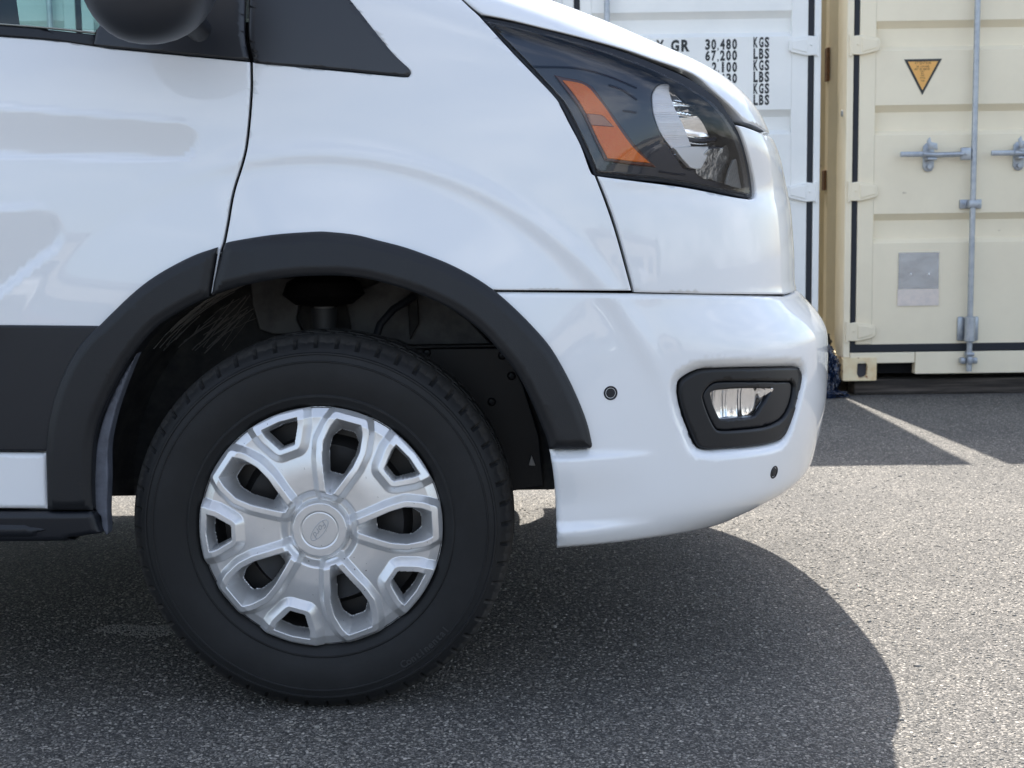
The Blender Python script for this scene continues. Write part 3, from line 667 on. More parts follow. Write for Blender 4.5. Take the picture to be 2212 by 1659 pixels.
# things seen inside the housing
YW = 2.945
def wallpoly(name, pts, Y0, Y1, m, bev=0.003):
    q = [(W3(x, y, Y0)[0], W3(x, y, Y0)[2]) for x, y in pts]; return MB().prism(q, Y0, Y1, bev=bev).build(name, m, VAN)
wallpoly('inner_panel', [(540, 600), (640, 600), (650, 640), (640, 690), (655, 720), (590, 722), (560, 712), (545, 660)], 2.935, 2.96, M_WELLM)
wallpoly('inner_panel', [(745, 640), (840, 600), (935, 640), (1010, 690), (1062, 745), (880, 745), (860, 735), (760, 720)], 2.94, 2.96, M_WELLM)
wallpoly('inner_panel', [(880, 640), (900, 620), (905, 700), (885, 735)], 2.925, 2.95, M_WELL)
wallpoly('inner_ledge', [(860, 748), (1085, 744), (1085, 749), (870, 753)], 2.90, 2.95, M_WELL, 0.001)
wallpoly('liner_panel', [(870, 752), (1088, 751), (1130, 830), (1165, 940), (1175, 1050), (1100, 1062), (1050, 900), (960, 800)], 2.915, 2.93, M_CLAD2)
c0 = W3(697, 604, 2.86); c1 = W3(700, 665, 2.86); c2 = W3(702, 730, 2.86)
MB().tube([c0, c1], 0.021, 20).build('strut', mat('strut_grey', (0.20, 0.20, 0.20), 0.5), VAN, True)
MB().tube([c1, c2], 0.027, 20).build('strut', mat('strut_dark', (0.05, 0.052, 0.055), 0.5), VAN, True)
MB().lathe([(0.030, 0.02), (0.075, -0.005), (0.085, -0.03), (0.06, -0.05), (0.028, -0.055)], (c0[0], 2.87, c0[2]), 28, 'z').build('strut_mount', M_BLACK, VAN, True)
MB().tube([W3(895, 640, 2.90), W3(850, 668, 2.87), W3(822, 700, 2.86), W3(810, 735, 2.86)], 0.008, 10).build('brake_hose', M_SEAL, VAN, True)
for (x, y) in [(922, 762), (1085, 768), (1105, 812), (1062, 868)]:
    p = W3(x, y, 2.915); MB().lathe([(0.0001, -0.006), (0.006, -0.005), (0.009, -0.001), (0.010, 0.002)], p, 16).build('clip_or_hole_light', M_CLAD, VAN, True)
wallpoly('clip_or_hole_light', [(1148, 984), (1143, 1005), (1156, 1006)], 2.90, 2.912, mat('painted_hole_light', (0.55, 0.53, 0.5), 0.5), 0.0)  # pale wedge standing in for light seen through a small hole in the liner
# scrape marks on the liner: raised dry mud lines
rng = np.random.default_rng(2)
mud = MB()
for k in range(18):
    a0 = radians(rng.uniform(118, 142)); dl = radians(rng.uniform(6, 30)); y0 = rng.uniform(2.78, 2.93); dy = rng.uniform(-0.06, 0.06)
    pts = []
    for t in np.linspace(0, 1, 9):
        a = a0-dl*t; yy = min(max(y0+dy*t+rng.normal(0, 0.0025), 2.60), 2.93); r = 0.4835-(yy-2.75)*0.04; pts.append((HUBX+r*cos(a), yy, HUBZ+r*sin(a)))
    mud.tube(pts, 0.0011, 5)
for k in range(34):
    x, y = rng.uniform(440, 575), rng.uniform(612, 690); dx, dy_ = rng.uniform(-110, -35), rng.uniform(35, 95); pts = []
    for t in np.linspace(0, 1, 8): pts.append(W3(x+dx*t+rng.normal(0, 0.5), y+dy_*t+rng.normal(0, 0.5), 2.951))
    mud.tube(pts, rng.uniform(0.0006, 0.0014), 5)
mud.build('dried_mud', mat('dried_mud', (0.20, 0.19, 0.18), 0.9), VAN, kind='stuff')
# seat seen through the side window
sb = MB().prism([(-1.25, 0.85), (-1.05, 0.85), (-1.10, 1.45), (-1.22, 1.47), (-1.32, 1.40)], 2.75, 3.22, bev=0.03); sb.box(-1.24, -1.13, 2.87, 3.10, 1.50, 1.68, 0.03)
sb.build('seat', mat('seat_cloth', (0.05, 0.055, 0.07), 0.9), VAN, True)
MB().box(-0.75, -0.42, 2.65, 4.47, 1.10, 1.30, 0.04).build('dashboard', M_CLAD2, VAN)

# ------------------------------------------------------------------ headlamp
L_UP = [(1046, 42), (1130, 60), (1240, 88), (1340, 121), (1409, 148), (1480, 182), (1530, 213), (1552, 232)]
L_R = [(1552, 232), (1576, 262), (1597, 300), (1611, 345), (1619, 388), (1623, 412)]
L_B = [(1619, 421), (1575, 412), (1513, 400), (1440, 388), (1373, 381), (1290, 374)]
L_L = [(1290, 374), (1268, 320), (1240, 262), (1222, 229), (1200, 201), (1118, 113), (1046, 42)]
LENS = outline([L_UP, L_R, [L_R[-1], (1623, 418), (1619, 421)], L_B, L_L])
def shrinkpx(segs, c, k): return [[(c[0]+(x-c[0])*k, c[1]+(y-c[1])*k) for x, y in s_] for s_ in segs]
LC = (1380, 250)
big_o = outline([[(1038, 35), (1130, 52), (1240, 79), (1340, 108), (1410, 134), (1490, 168), (1545, 205), (1566, 226)], [(1566, 226), (1590, 262), (1607, 300), (1620, 345), (1628, 388), (1631, 415)], [(1631, 415), (1630, 426), (1621, 428)], [(1621, 428), (1575, 419), (1513, 406), (1440, 394), (1373, 388), (1286, 379)], [(1286, 379), (1259, 320), (1231, 265), (1214, 232), (1194, 206), (1110, 116), (1038, 35)]])
inner_o = outline(shrinkpx([L_UP, L_R, [L_R[-1], (1623, 418), (1619, 421)], L_B, L_L], LC, 0.965))
def lamp(far_parent=None):
    panel('lamp_seal', big_o, M_SEAL, VAN, g=0.03, er=0.002, e0=-0.006, thick=0.05, holes=(inner_o,), mirror=True)
    hl_ = panel('headlamp_lens', LENS, M_LENS, VAN, g=0.02, er=0.003, e0=-0.002, thick=0.002, mirror=True)
    BOWL = [[(1445, 180), (1424, 184), (1411, 200), (1409, 218), (1413, 250), (1427, 287), (1450, 325), (1476, 362)], [(1476, 362), (1487, 366), (1498, 365)], [(1498, 365), (1524, 322), (1550, 316), (1578, 318)], [(1578, 318), (1578, 275), (1568, 248), (1548, 230)], [(1548, 230), (1505, 203), (1445, 180)]]
    bo = outline(BOWL, e=-0.030)
    lit = outline(shrinkpx([L_UP, L_R, [L_R[-1], (1623, 418), (1619, 421)], L_B, L_L], LC, 1.0), e=0)
    panel('lamp_housing', lit, M_LAMPIN, VAN, g=0.02, er=0.003, e0=-0.030, thick=0.01, holes=(bo,), mirror=True)
    bc = inv([(1490, 270)])[0]
    def cave(u, z): r2 = np.minimum(((u-bc[0])*0.9)**2+(z-bc[1])**2, 0.008); return -0.022+2.2*r2+0.0035*np.sin((z-bc[1])*95)-0.18*(z-bc[1])+0.10*(u-bc[0])
    panel('reflector_bowl', outline(shrinkpx(BOWL, (1490, 270), 1.17), e=-0.062), M_CHROME, VAN, g=0.006, er=0.001, e0=-0.062, thick=0.002, mirror=True, extra=cave)
    ribs = mat('ribbed_silver', (0.92, 0.91, 0.94), 0.25, metal=0.0)
    zr = inv([(1440, 260)])[0][1]
    panel('ribbed_reflector', outline([[(1446, 181), (1424, 184), (1411, 200), (1409, 218), (1413, 250), (1427, 287), (1450, 320)], [(1450, 320), (1493, 316)], [(1493, 316), (1476, 272), (1458, 235), (1446, 200), (1446, 181)]], e=-0.038), ribs, VAN, g=0.0022, er=0.001, e0=-0.038, thick=0.02, extra=lambda u, z: 0.0011*np.abs(np.sin((z-zr)*pi/0.0042)))
    panel('reflector_shelf', outline([[(1451, 319), (1493, 317), (1562, 318)], [(1562, 318), (1545, 319), (1526, 323)], [(1526, 323), (1498, 365)], [(1498, 365), (1487, 366), (1476, 362)], [(1476, 362), (1463, 342), (1451, 319)]], e=-0.040), mat('bright_shelf', (0.95, 0.95, 0.96), 0.25, metal=0.0), VAN, g=0.01, er=0.002, e0=-0.040, thick=0.01, extra=lambda u, z: -0.35*(z-zr+0.02))
    # two curved mirror blades across the bowl
    for (a, b_c, c_, dz) in [((1450, 216), (1490, 222), (1535, 226), 7), ((1459, 238), (1500, 243), (1548, 236), 8), ((1481, 292), (1520, 296), (1560, 291), 6), ((1487, 306), (1520, 309), (1560, 305), 5)]:
        panel('mirror_blade', outline([[a, b_c, c_], [c_, (c_[0], c_[1]+dz*0.4)], [(c_[0], c_[1]+dz*0.4), (b_c[0], b_c[1]+dz), (a[0]+3, a[1]+dz)], [(a[0]+3, a[1]+dz), a]], e=-0.045), M_CHROME, VAN, g=0.008, er=0.0015, e0=-0.045, thick=0.012, extra=lambda u, z: 0.0)
    panel('light_bezel', outline([[(1487, 296), (1520, 299), (1562, 294)], [(1562, 294), (1562, 303)], [(1562, 303), (1520, 307), (1490, 305)], [(1490, 305), (1487, 296)]], e=-0.043), M_LAMPIN, VAN, g=0.01, er=0.001, e0=-0.043, thick=0.012)
    panel('lens_reflection_panel', outline([[(1552, 238), (1577, 268), (1597, 305), (1611, 350), (1618, 408)], [(1618, 408), (1570, 397), (1520, 387)], [(1520, 387), (1503, 368), (1527, 325), (1560, 320)], [(1560, 320), (1579, 300), (1571, 262), (1552, 238)]], e=-0.026), mat('painted_lens_reflection', (0.60, 0.62, 0.64), 0.16, metal=0.85, vary=(55, 0.9, (0.22, 0.23, 0.25)), bump=(35, 0.5, 0.01)), VAN, g=0.012, er=0.001, e0=-0.026, thick=0.004)  # added silver panel; mottled colour stands in for streaky cloud reflections on the lens
    # fluted corner of the lens
    zc_ = inv([(1595, 380)])[0]
    panel('fluted_corner', outline([[(1585, 345), (1605, 340), (1616, 385), (1619, 411)], [(1619, 411), (1585, 404), (1568, 398)], [(1568, 398), (1575, 370), (1585, 345)]], e=-0.014), mat('fluted_plastic', (0.28, 0.30, 0.32), 0.2, metal=0.4), VAN, g=0.0022, er=0.001, e0=-0.014, thick=0.004, extra=lambda u, z: 0.0009*np.abs(np.sin((u-zc_[0]+0.35*(z-zc_[1]))*pi/0.006)))
    AM = [[(1197.5, 162), (1222, 168), (1247, 172.5), (1269, 181), (1286, 195), (1305, 221), (1337, 266), (1379, 321), (1418, 361)], [(1418, 361), (1360, 355), (1307, 347)], [(1307, 347), (1286, 305), (1255, 240), (1230, 205), (1197.5, 162)]]
    panel('amber_surround', outline(AM, e=-0.022), M_AMBERD, VAN, g=0.02, er=0.002, e0=-0.022, thick=0.008, mirror=True)
    ain = [[(1216, 173), (1232, 175), (1257, 180.5), (1273, 190), (1289, 208), (1311.5, 237), (1337, 275.6), (1369.6, 319), (1405, 352)], [(1405, 352), (1360, 348), (1313, 342)], [(1313, 342), (1291, 300), (1263, 240), (1240, 204), (1216, 175)]]
    panel('side_reflector', outline(ain, e=-0.0175), M_AMBER, VAN, g=0.012, er=0.002, e0=-0.0175, thick=0.004, mirror=True)
    panel('reflector_cell', outline([[(1266, 245), (1290, 247), (1303, 250), (1312, 259), (1327, 274)], [(1327, 274), (1300, 272), (1277, 270)], [(1277, 270), (1266, 245)]], e=-0.0150), mat('smoked_cell', (0.26, 0.12, 0.07), 0.2, metal=0.5), VAN, g=0.012, er=0.001, e0=-0.0150, thick=0.002)
    for pts in [[(1106, 67), (1200, 85), (1290, 112)], [(1150, 140), (1250, 143), (1320, 160), (1385, 186)], [(1320, 180), (1350, 190), (1384, 212)], [(1352, 236), (1383, 240)], [(1439, 369), (1470, 374), (1500, 376)]]:
        q = outline([pts]) if len(pts) > 2 else inv(pts); q3 = surf(q[:, 0], q[:, 1], -0.0285); MB().tube([tuple(p) for p in q3], 0.0022, 6).build('housing_rib', M_LAMPIN, VAN, True)
lamp()
# ------------------------------------------------------------------ fog lamp
def zc6(pts): return [Z6(*p) for p in pts]
fo = inv(densify(np.array(cr_curve(FOG+[FOG[0]], 3))[:-1], 20))
INN = zc6([(210, 890), (225, 850), (270, 805), (330, 792), (540, 790), (740, 792), (770, 800), (778, 835), (760, 930), (720, 1010), (670, 1050), (590, 1080), (420, 1098), (330, 1100), (290, 1085), (250, 1010), (222, 935)])
ih = inv(densify(np.array(cr_curve(INN+[INN[0]], 3))[:-1], 20))
LMP = zc6([(268, 868), (300, 850), (450, 838), (620, 838), (645, 850), (620, 900), (560, 990), (530, 1015), (430, 1022), (340, 1028), (318, 1010), (285, 935)])
lh = inv(densify(np.array(cr_curve(LMP+[LMP[0]], 3))[:-1], 20))
def shr(P, k): c = P.mean(0); return c+(P-c)*k
panel('fog_lamp_bezel', shr(fo, 0.985), M_CLAD, VAN, g=0.012, er=0.006, e0=0.004, thick=0.05, holes=(ih,), mirror=True)
panel('fog_lamp_surround', shr(ih, 0.975), M_CLAD2, VAN, g=0.010, er=0.004, e0=-0.002, thick=0.05, holes=(lh,), mirror=True)
lcn = lh.mean(0)
panel('fog_lamp_reflector', shr(lh, 1.05), M_CHROME, VAN, g=0.004, er=0.001, e0=-0.030, thick=0.001, mirror=True, extra=lambda u, z: 3.0*((u-lcn[0])**2+(z-lcn[1])**2)+0.003*np.sin((u-lcn[0])*150))
panel('fog_lamp_lens', shr(lh, 0.99), M_LENS, VAN, g=0.012, er=0.002, e0=-0.010, thick=0.002, mirror=True)

# ------------------------------------------------------------------ wheel
PXM = 0.2255/760.0
def rounded(P, r, n=4):
    P = np.array(P, float); out = []
    for i in range(len(P)):
        a, b, c = P[i-1], P[i], P[(i+1) % len(P)]; u_ = a-b; v_ = c-b; lu, lv = np.hypot(*u_), np.hypot(*v_); rr = min(r, lu*0.45, lv*0.45)
        p0 = b+u_/lu*rr; p2 = b+v_/lv*rr
        for k in range(n+1): t = k/n; out.append((1-t)**2*p0+2*t*(1-t)*b+t*t*p2)
    return np.array(out)
def hubcap():
    sc = PXM; oL = rounded([(198, -46), (430, -134), (538, -158), (650, -140), (735, -104), (735, 104), (650, 140), (535, 152), (430, 134), (198, 46)], 20)*sc
    hL = rounded([(338, -44), (475, -86), (565, -86), (622, -46), (622, 46), (565, 86), (475, 86), (338, 44)], 14)*sc
    oS = rounded([(520, -62), (540, -82), (640, -140), (736, -168), (752, 0), (736, 168), (640, 140), (540, 82), (520, 62)], 14)*sc
    hS = rounded([(550, -48), (672, -104), (686, 0), (672, 104), (550, 48)], 12)*sc
    angL = [radians(16.4+72*k) for k in range(5)]; angS = [radians(52.4+72*k) for k in range(5)]
    ng = 400; R0 = 0.2262; xs = np.linspace(-R0, R0, ng); X, Z = np.meshgrid(xs, xs, indexing='ij'); r = np.hypot(X, Z)
    def field(X, Z):
        r = np.hypot(X, Z)
        h = 0.020-0.016*ss(0.10, 0.215, r)+0.0*r            # dished face, higher towards the middle
        h = h-0.009*np.clip((r-0.207)/0.018, 0, 1)-0.0035*np.exp(-((r-0.14)/0.03)**2)*0
        hub = np.clip((0.0560-r)/0.0065, 0, 1); h = h*(1-ss(0.075, 0.060, r))+0.007*ss(0.075, 0.060, r)
        h = h+hub*0.020-0.0022*np.exp(-((r-0.0335)/0.0009)**2)-0.001*ss(0.034, 0.031, r)
        dead = np.zeros(X.shape, bool)
        for lst, O, H, dep in ((angL, oL, hL, 0.030), (angS, oS, hS, 0.026)):
            for a in lst:
                A = X*sin(a)+Z*cos(a); B = X*cos(a)-Z*sin(a)
                m_ = (A > 0.04) & (np.abs(B) < 0.075)
                if not m_.any(): continue
                do = poly_sd(A[m_], B[m_], O); dh = poly_sd(A[m_], B[m_], H); hh = h[m_]
                sw = 0.0105 if dep > 0.028 else 0.0150; rim = 0.0140*np.clip((sw-do)/sw, 0, 1)*ss(0.040, 0.06, A[m_]); hh = hh+rim
                din = np.clip(-do-0.0108, 0, 1); t = din/(din+np.maximum(dh, 0)+1e-6); t = np.where(dh < 0, 1, t)
                lip = ss(0, 0.0016, din); flo = (-dep-hh*0+0.0)*1.0
                tt = t
                if dep > 0.028:                              # the long openings ramp down from the hub
                    tt = tt*(1-0.0*ss(0.10, 0.06, A[m_]))
                hh = hh*(1-tt)+(-dep+0.004)*tt-0.0008*lip*(1-tt)
                h[m_] = hh
                dd = np.zeros(m_.sum(), bool); dd = dh < 0; q = dead[m_]; q |= dd; dead[m_] = q
        return h, dead
    h, dead = field(X.copy(), Z.copy())
    # snap grid corners that fall just outside onto the rim circle
    k = (r > 0.2235); sc_ = np.where(k, 0.2255/np.maximum(r, 1e-9), 1); inside = r <= 0.2262
    ko = (r > 0.2243) & (r < 0.2275); X = np.where(ko, X*0.2255/r, X); Z = np.where(ko, Z*0.2255/r, Z)
    idx = -np.ones(X.shape, int); V = []; F = []
    rr = np.hypot(X, Z); ok = rr <= 0.22551
    for i in range(ng):
        for j in range(ng):
            if ok[i, j]: idx[i, j] = len(V); V.append((X[i, j], -h[i, j], Z[i, j]))
    for i in range(ng-1):
        for j in range(ng-1):
            c_ = [idx[i, j], idx[i, j+1], idx[i+1, j+1], idx[i+1, j]]
            if min(c_) < 0 or (dead[i, j] and dead[i+1, j+1] and dead[i, j+1] and dead[i+1, j]): 
                if sum(q >= 0 for q in c_) == 3 and not dead[i, j]: F.append(tuple(q for q in c_ if q >= 0)[::-1])
                continue
            F.append(tuple(c_)[::-1])
    return V, F
def tyre_geo():
    blocks = 56; sub = 8; n = blocks*sub
    prof = [(0.2235, 0.020), (0.2290, 0.010), (0.2340, 0.0045), (0.2420, 0.0020), (0.2440, 0.0000), (0.2470, 0.0000), (0.2490, 0.0020), (0.262, -0.0015), (0.280, -0.0045), (0.296, -0.0040),
            (0.3050, -0.0030), (0.3060, -0.0045), (0.3075, -0.0045), (0.3085, -0.0022), (0.3180, 0.0006), (0.3192, -0.0012), (0.3215, -0.0008), (0.3230, 0.0030), (0.3290, 0.0070), (0.3340, 0.0120), (0.3390, 0.0170), (0.3435, 0.0230), (0.3470, 0.0300), (0.3500, 0.0400),
            (0.3515, 0.0560), (0.3440, 0.0580), (0.3440, 0.0660), (0.3520, 0.0680), (0.3530, 0.0860), (0.3450, 0.0880), (0.3450, 0.0960), (0.3535, 0.0980), (0.3535, 0.1180)]
    prof = [(r+max(r-0.25, 0)*0.055, y) for r, y in prof]; W_ = 0.236; prof = prof+[(r, W_-y) for r, y in prof[::-1]]
    V = []; F = []; m_ = len(prof)
    for k in range(n):
        a = 2*pi*k/n; ph = k % sub
        for j, (r, y) in enumerate(prof):
            q = min(j, m_-1-j); rr = r
            if 19 <= q <= 22 and ph == 0: rr -= 0.0048; y = y+(0.003 if j < m_/2 else -0.003)
            elif 20 <= q <= 22 and ph == 4: rr -= 0.0022
            elif q >= 26 and ph == (2+q) % sub: rr -= 0.005
            V.append((rr*sin(a), y, rr*cos(a)))
    for k in range(n):
        for j in range(m_-1): a_, b_ = k*m_, ((k+1) % n)*m_; F.append((a_+j, a_+j+1, b_+j+1, b_+j))
    return V, F
HV, HF = hubcap(); TV, TF = tyre_geo()
def letter_ring(txt, rad, a_mid, size, spread, y, flip=True):
    mb = MB(); n = len(txt)
    for i, ch in enumerate(txt):
        if ch == ' ': continue
        V, F = text_geo(ch, size, bold=0.0004, extrude=0.0006); a = a_mid+(i-(n-1)/2)*spread; w_ = max(v[0] for v in V)+min(v[0] for v in V)
        # letters stand with their feet towards the tread, read from the outside
        c_, s_ = cos(a), sin(a); out = []
        for (x, yy, zz) in V:
            x -= w_/2; rr = rad-yy; out.append((rr*sin(a)+x*(-c_)*-1*(-1 if flip else 1)*-1 if False else rr*sin(a)-x*c_, y-0.0006-zz, rr*cos(a)+x*s_))
        mb.add(out, F)
    return mb
def wheel(X, far, name='wheel', turn=0.0):
    Y0 = 2*YC-2.5245 if far else 2.5245; s_ = -1 if far else 1; fx = lambda V, t=turn: [(X+(x*cos(t)+z*sin(t)), Y0+s_*y, HUBZ+(-x*sin(t)+z*cos(t))) for x, y, z in V]
    rim = MB().lathe([(0.001, 0.055), (0.06, 0.055), (0.065, 0.075), (0.13, 0.060), (0.150, 0.050), (0.165, 0.085), (0.195, 0.085), (0.205, 0.030), (0.2200, 0.018), (0.2245, 0.012), (0.2250, 0.20), (0.001, 0.20)], (0, 0, 0), 64)
    rim.V = fx(rim.V, 0); w = rim.build(name, M_STEEL, VAN, True)
    tv = fx(TV, 0); tv = [(x, y+(0.010*s_*-1 if z < 0.02 else 0)*0, max(z, 0.0015)) for x, y, z in tv]
    MB().add(tv, TF if not far else [f[::-1] for f in TF]).build('tyre', M_RUBBER, w, True, fix=False); to_ = [c for c in w.children if c.name.startswith('tyre')][0]; me_ = to_.data; me_.materials.append(mat('dusty_tread_rubber', (0.030, 0.029, 0.028), 0.8, bump=(200, 0.4, 0.001), vary=(14, 0.8, (0.050, 0.047, 0.043)), spec=0.25)); [setattr(p, 'material_index', 1) for p in me_.polygons if np.hypot(p.center.x+w.location.x-0*X, p.center.z) > -1 and np.hypot(me_.vertices[p.vertices[0]].co.x-(X-VAN.location.x), me_.vertices[p.vertices[0]].co.z-HUBZ) > 0.3395]
    hv = fx([(x, y+0.010, z) for x, y, z in HV]); mesh_obj('hub_cap', hv, HF if not far else [f[::-1] for f in HF], M_CAPM, w, smooth=True)
    return w
WH = wheel(HUBX, False); wheel(HUBX, True); wheel(RX, False); wheel(RX, True)
# lettering moulded on the near front tyre and the badge pressed into its hub cap
lt = letter_ring('Continental', 0.3060, radians(180-39.5), 0.019, -0.0345, -0.004+2.5245)
lt.V = [(HUBX+x, y, HUBZ+z) for x, y, z in lt.V]; lt.build('tyre_lettering', mat('moulded_letters', (0.022, 0.0225, 0.0235), 0.6), WH)
yb = 2.5245+0.010-(0.010+0.017-0.001)
el = [(0.0235*cos(t), 0.0092*sin(t)) for t in np.linspace(0, 2*pi, 49)[:-1]]
ca, sa = cos(radians(51.5)), sin(radians(51.5))
bd = MB(); pts = [(HUBX+x*ca-z*sa, yb-0.0002, HUBZ+x*sa+z*ca) for x, z in el]; bd.tube(pts+[pts[0], pts[1]], 0.0008, 6, cap=False)
V, F = text_geo('Ford', 0.0165, bold=0.0002, sx=1.05, extrude=0.0004, shear=0.35); wx = (max(v[0] for v in V)+min(v[0] for v in V))/2
bd.add([(HUBX+(-(x-wx)*ca+(y-0.0055)*sa), yb-0.0006-z, HUBZ+(-(x-wx)*sa-(y-0.0055)*ca)) for x, y, z in V], F)
bd.build('badge', mat('pressed_badge', (0.42, 0.43, 0.45), 0.4, metal=0.4), WH)
# ------------------------------------------------------------------ door mirror
def mirror_unit():
    cx_, cz_ = S(318, -105, 2.33); V = []; F = []; nu, nv = 40, 22
    pts = {}
    rx, rz, ry = 0.118, 0.145, 0.085
    for i in range(nv+1):
        t = -pi/2+pi*i/nv
        for j in range(nu):
            a = 2*pi*j/nu; c_, s_ = cos(t), sin(t)
            ca_, sa_ = cos(a), sin(a); e = lambda v, p: math.copysign(abs(v)**p, v)
            x = rx*e(c_, 0.85)*e(ca_, 0.8); y = ry*e(c_, 0.85)*e(sa_, 0.9); z = rz*e(s_, 0.9)
            if x < 0: x = x*(1-0.18*(z/rz)*-1*0)-0.004
            z += 0.10*x*(1 if x > 0 else 0.25)
            V.append((cx_+x, 2.35+y*(1.0+0.25*x/rx), cz_+z))
    for i in range(nv):
        for j in range(nu): F.append((i*nu+j, i*nu+(j+1) % nu, (i+1)*nu+(j+1) % nu, (i+1)*nu+j))
    h = mesh_obj('mirror_housing', V, F, mat('mirror_plastic', (0.022, 0.025, 0.032), 0.42, bump=(900, 0.2, 0.0006)), VAN, smooth=True)
    p = S(425, 55, 2.50); MB().tube([(cx_+0.05, 2.36, cz_-0.05), (p[0]-0.03, 2.44, p[1]+0.03), (p[0], 2.53, p[1]-0.005)], [0.035, 0.026, 0.022], 16).build('mirror_arm', M_CLAD2, VAN, True)
    MB().prism([(2.31, cz_-0.07), (2.39, cz_-0.07), (2.40, cz_+0.09), (2.31, cz_+0.09)], cx_-0.098, cx_-0.090, ax='x', bev=0.002).build('mirror_glass', M_CHROME, VAN)
mirror_unit()

# ------------------------------------------------------------------ shipping containers
YF = 7.08; CB = 0.080; CHT = 2.59; CWD = 2.438; CLEN = 6.06
def czx(x, y, Y=YF): p = on_plane(x, y, Y); return p[0], p[2]
def plate_hole(outer, hole, y0, y1):
    """a flat plate in x-z with one opening, y0 front, y1 back"""
    V2 = [Vector(p) for p in outer]+[Vector(p) for p in hole]; n0, n1 = len(outer), len(hole)
    E_ = [(i, (i+1) % n0) for i in range(n0)]+[(n0+i, n0+(i+1) % n1) for i in range(n1)]
    ov, oe, of, *_ = delaunay_2d_cdt(V2, E_, [], 0, 1e-7); ov = np.array([v[:] for v in ov]); tri = np.array(of); c = ov[tri].mean(1)
    tri = tri[(poly_sd(c[:, 0], c[:, 1], outer) < 0) & (poly_sd(c[:, 0], c[:, 1], hole) > 0)]; n = len(ov)
    V = [(a, y0, b) for a, b in ov]+[(a, y1, b) for a, b in ov]; F = [tuple(t) for t in tri]+[tuple(t[::-1]+n) for t in tri]
    for L, o_ in ((n0, 0), (n1, n0)):
        for i in range(L): F.append((o_+i, o_+(i+1) % L, o_+(i+1) % L+n, o_+i+n))
    return V, F
def container(X0, m, mr, label, recess, mirrored=False, group=None):
    C = empty('shipping_container', (X0+CWD/2, YF, CB)); tag(C, label, 'shipping container', 'shipping containers in a row behind the van')
    z0, z1 = CB, CB+CHT; X1 = X0+CWD
    fx = (lambda d: X1-d) if mirrored else (lambda d: X0+d)         # distance in from the hinge side we see
    def bx(mb, a, b, y0, y1, c, d, bev=0.0): A, B = fx(a), fx(b); return mb.box(min(A, B), max(A, B), y0, y1, c, d, bev)
    # frame
    for s_ in (0, 1):
        mb = MB(); a = (lambda d: X0+d) if s_ == 0 else (lambda d: X1-d)
        xs_ = sorted((a(0.001), a(0.034))); mb.box(xs_[0], xs_[1], YF, YF+0.165, z0+0.119, z1-0.119, 0.003)
        xs_ = sorted((a(0.034), a(0.10))); mb.box(xs_[0], xs_[1], YF+0.10, YF+0.16, z0+0.12, z1-0.12)
        mb.build('corner_post', m, C)
        for yy in (YF, YF+CLEN-0.178):
            for zb_ in (z0, z1-0.118):
                if yy == YF:
                    A = [a(0.0), a(0.172)]; A.sort(); cx_ = (A[0]+A[1])/2+(0.012 if s_ == 0 else -0.012); cz_ = zb_+0.058
                    outer = rounded([(A[0], zb_), (A[1], zb_), (A[1], zb_+0.118), (A[0], zb_+0.118)], 0.006, 3)
                    hole = [(cx_+0.027*cos(t), cz_+(0.017 if sin(t) > 0 else -0.017)+0.026*sin(t)) for t in np.linspace(0.01, 2*pi+0.01, 25)[:-1]]
                    mb = MB(); V, F = plate_hole(outer, np.array(hole), YF-0.006, YF+0.02); mb.add(V, F); mb.box(A[0]+0.0005, A[1]-0.0005, YF+0.0201, YF+0.178, zb_+0.0005, zb_+0.1175)
                    mb.build('corner_casting', mr, C)
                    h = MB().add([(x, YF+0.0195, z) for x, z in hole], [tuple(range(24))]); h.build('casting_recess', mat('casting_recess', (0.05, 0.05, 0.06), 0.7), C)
                else:
                    A = sorted((a(0.0), a(0.172))); MB().box(A[0], A[1], yy, yy+0.178, zb_, zb_+0.118, 0.006).build('corner_casting', mr, C)
        # corrugated side wall
        V = []; F = []; prof = []; y = YF+0.165
        while y < YF+CLEN-0.17: prof += [(y, 0.010), (y+0.072, 0.010), (y+0.140, 0.046), (y+0.210, 0.046)]; y += 0.278
        for (yy, d) in prof:
            for z in (z0+0.13, z1-0.07): V.append((a(d), yy, z))
        for i in range(len(prof)-1): F.append((2*i, 2*i+2, 2*i+3, 2*i+1))
        mesh_obj('side_wall', V, F, m, C)
        xs_ = sorted((a(0.002), a(0.06))); MB().box(xs_[0], xs_[1], YF+0.179, YF+CLEN-0.18, z0+0.018, z0+0.13).build('bottom_rail', m, C)
        MB().box(xs_[0], xs_[1], YF+0.179, YF+CLEN-0.18, z1-0.07, z1-0.012).build('top_rail', m, C)
    MB().box(X0+0.02, X1-0.02, YF+0.05, YF+CLEN-0.02, z1-0.03, z1-0.014).build('roof_sheet', m, C)
    MB().box(X0+0.05, X1-0.05, YF+CLEN-0.04, YF+CLEN-0.01, z0+0.1, z1-0.04).build('end_wall', m, C)
    MB().box(X0+0.07, X1-0.07, YF+0.13, YF+CLEN-0.1, z0+0.06, z0+0.14).build('floor', mat('dark_underside', (0.02, 0.018, 0.016), 0.9), C)
    MB().box(X0+0.173, X1-0.173, YF+0.001, YF+0.10, z1-0.115, z1-0.004, 0.004).build('door_header', m, C)
    # sill with a lifting pocket beside each casting
    zs = czx(1950, 761)[1]; zh = czx(1930, 785)[1]; zl = czx(2100, 806)[1]
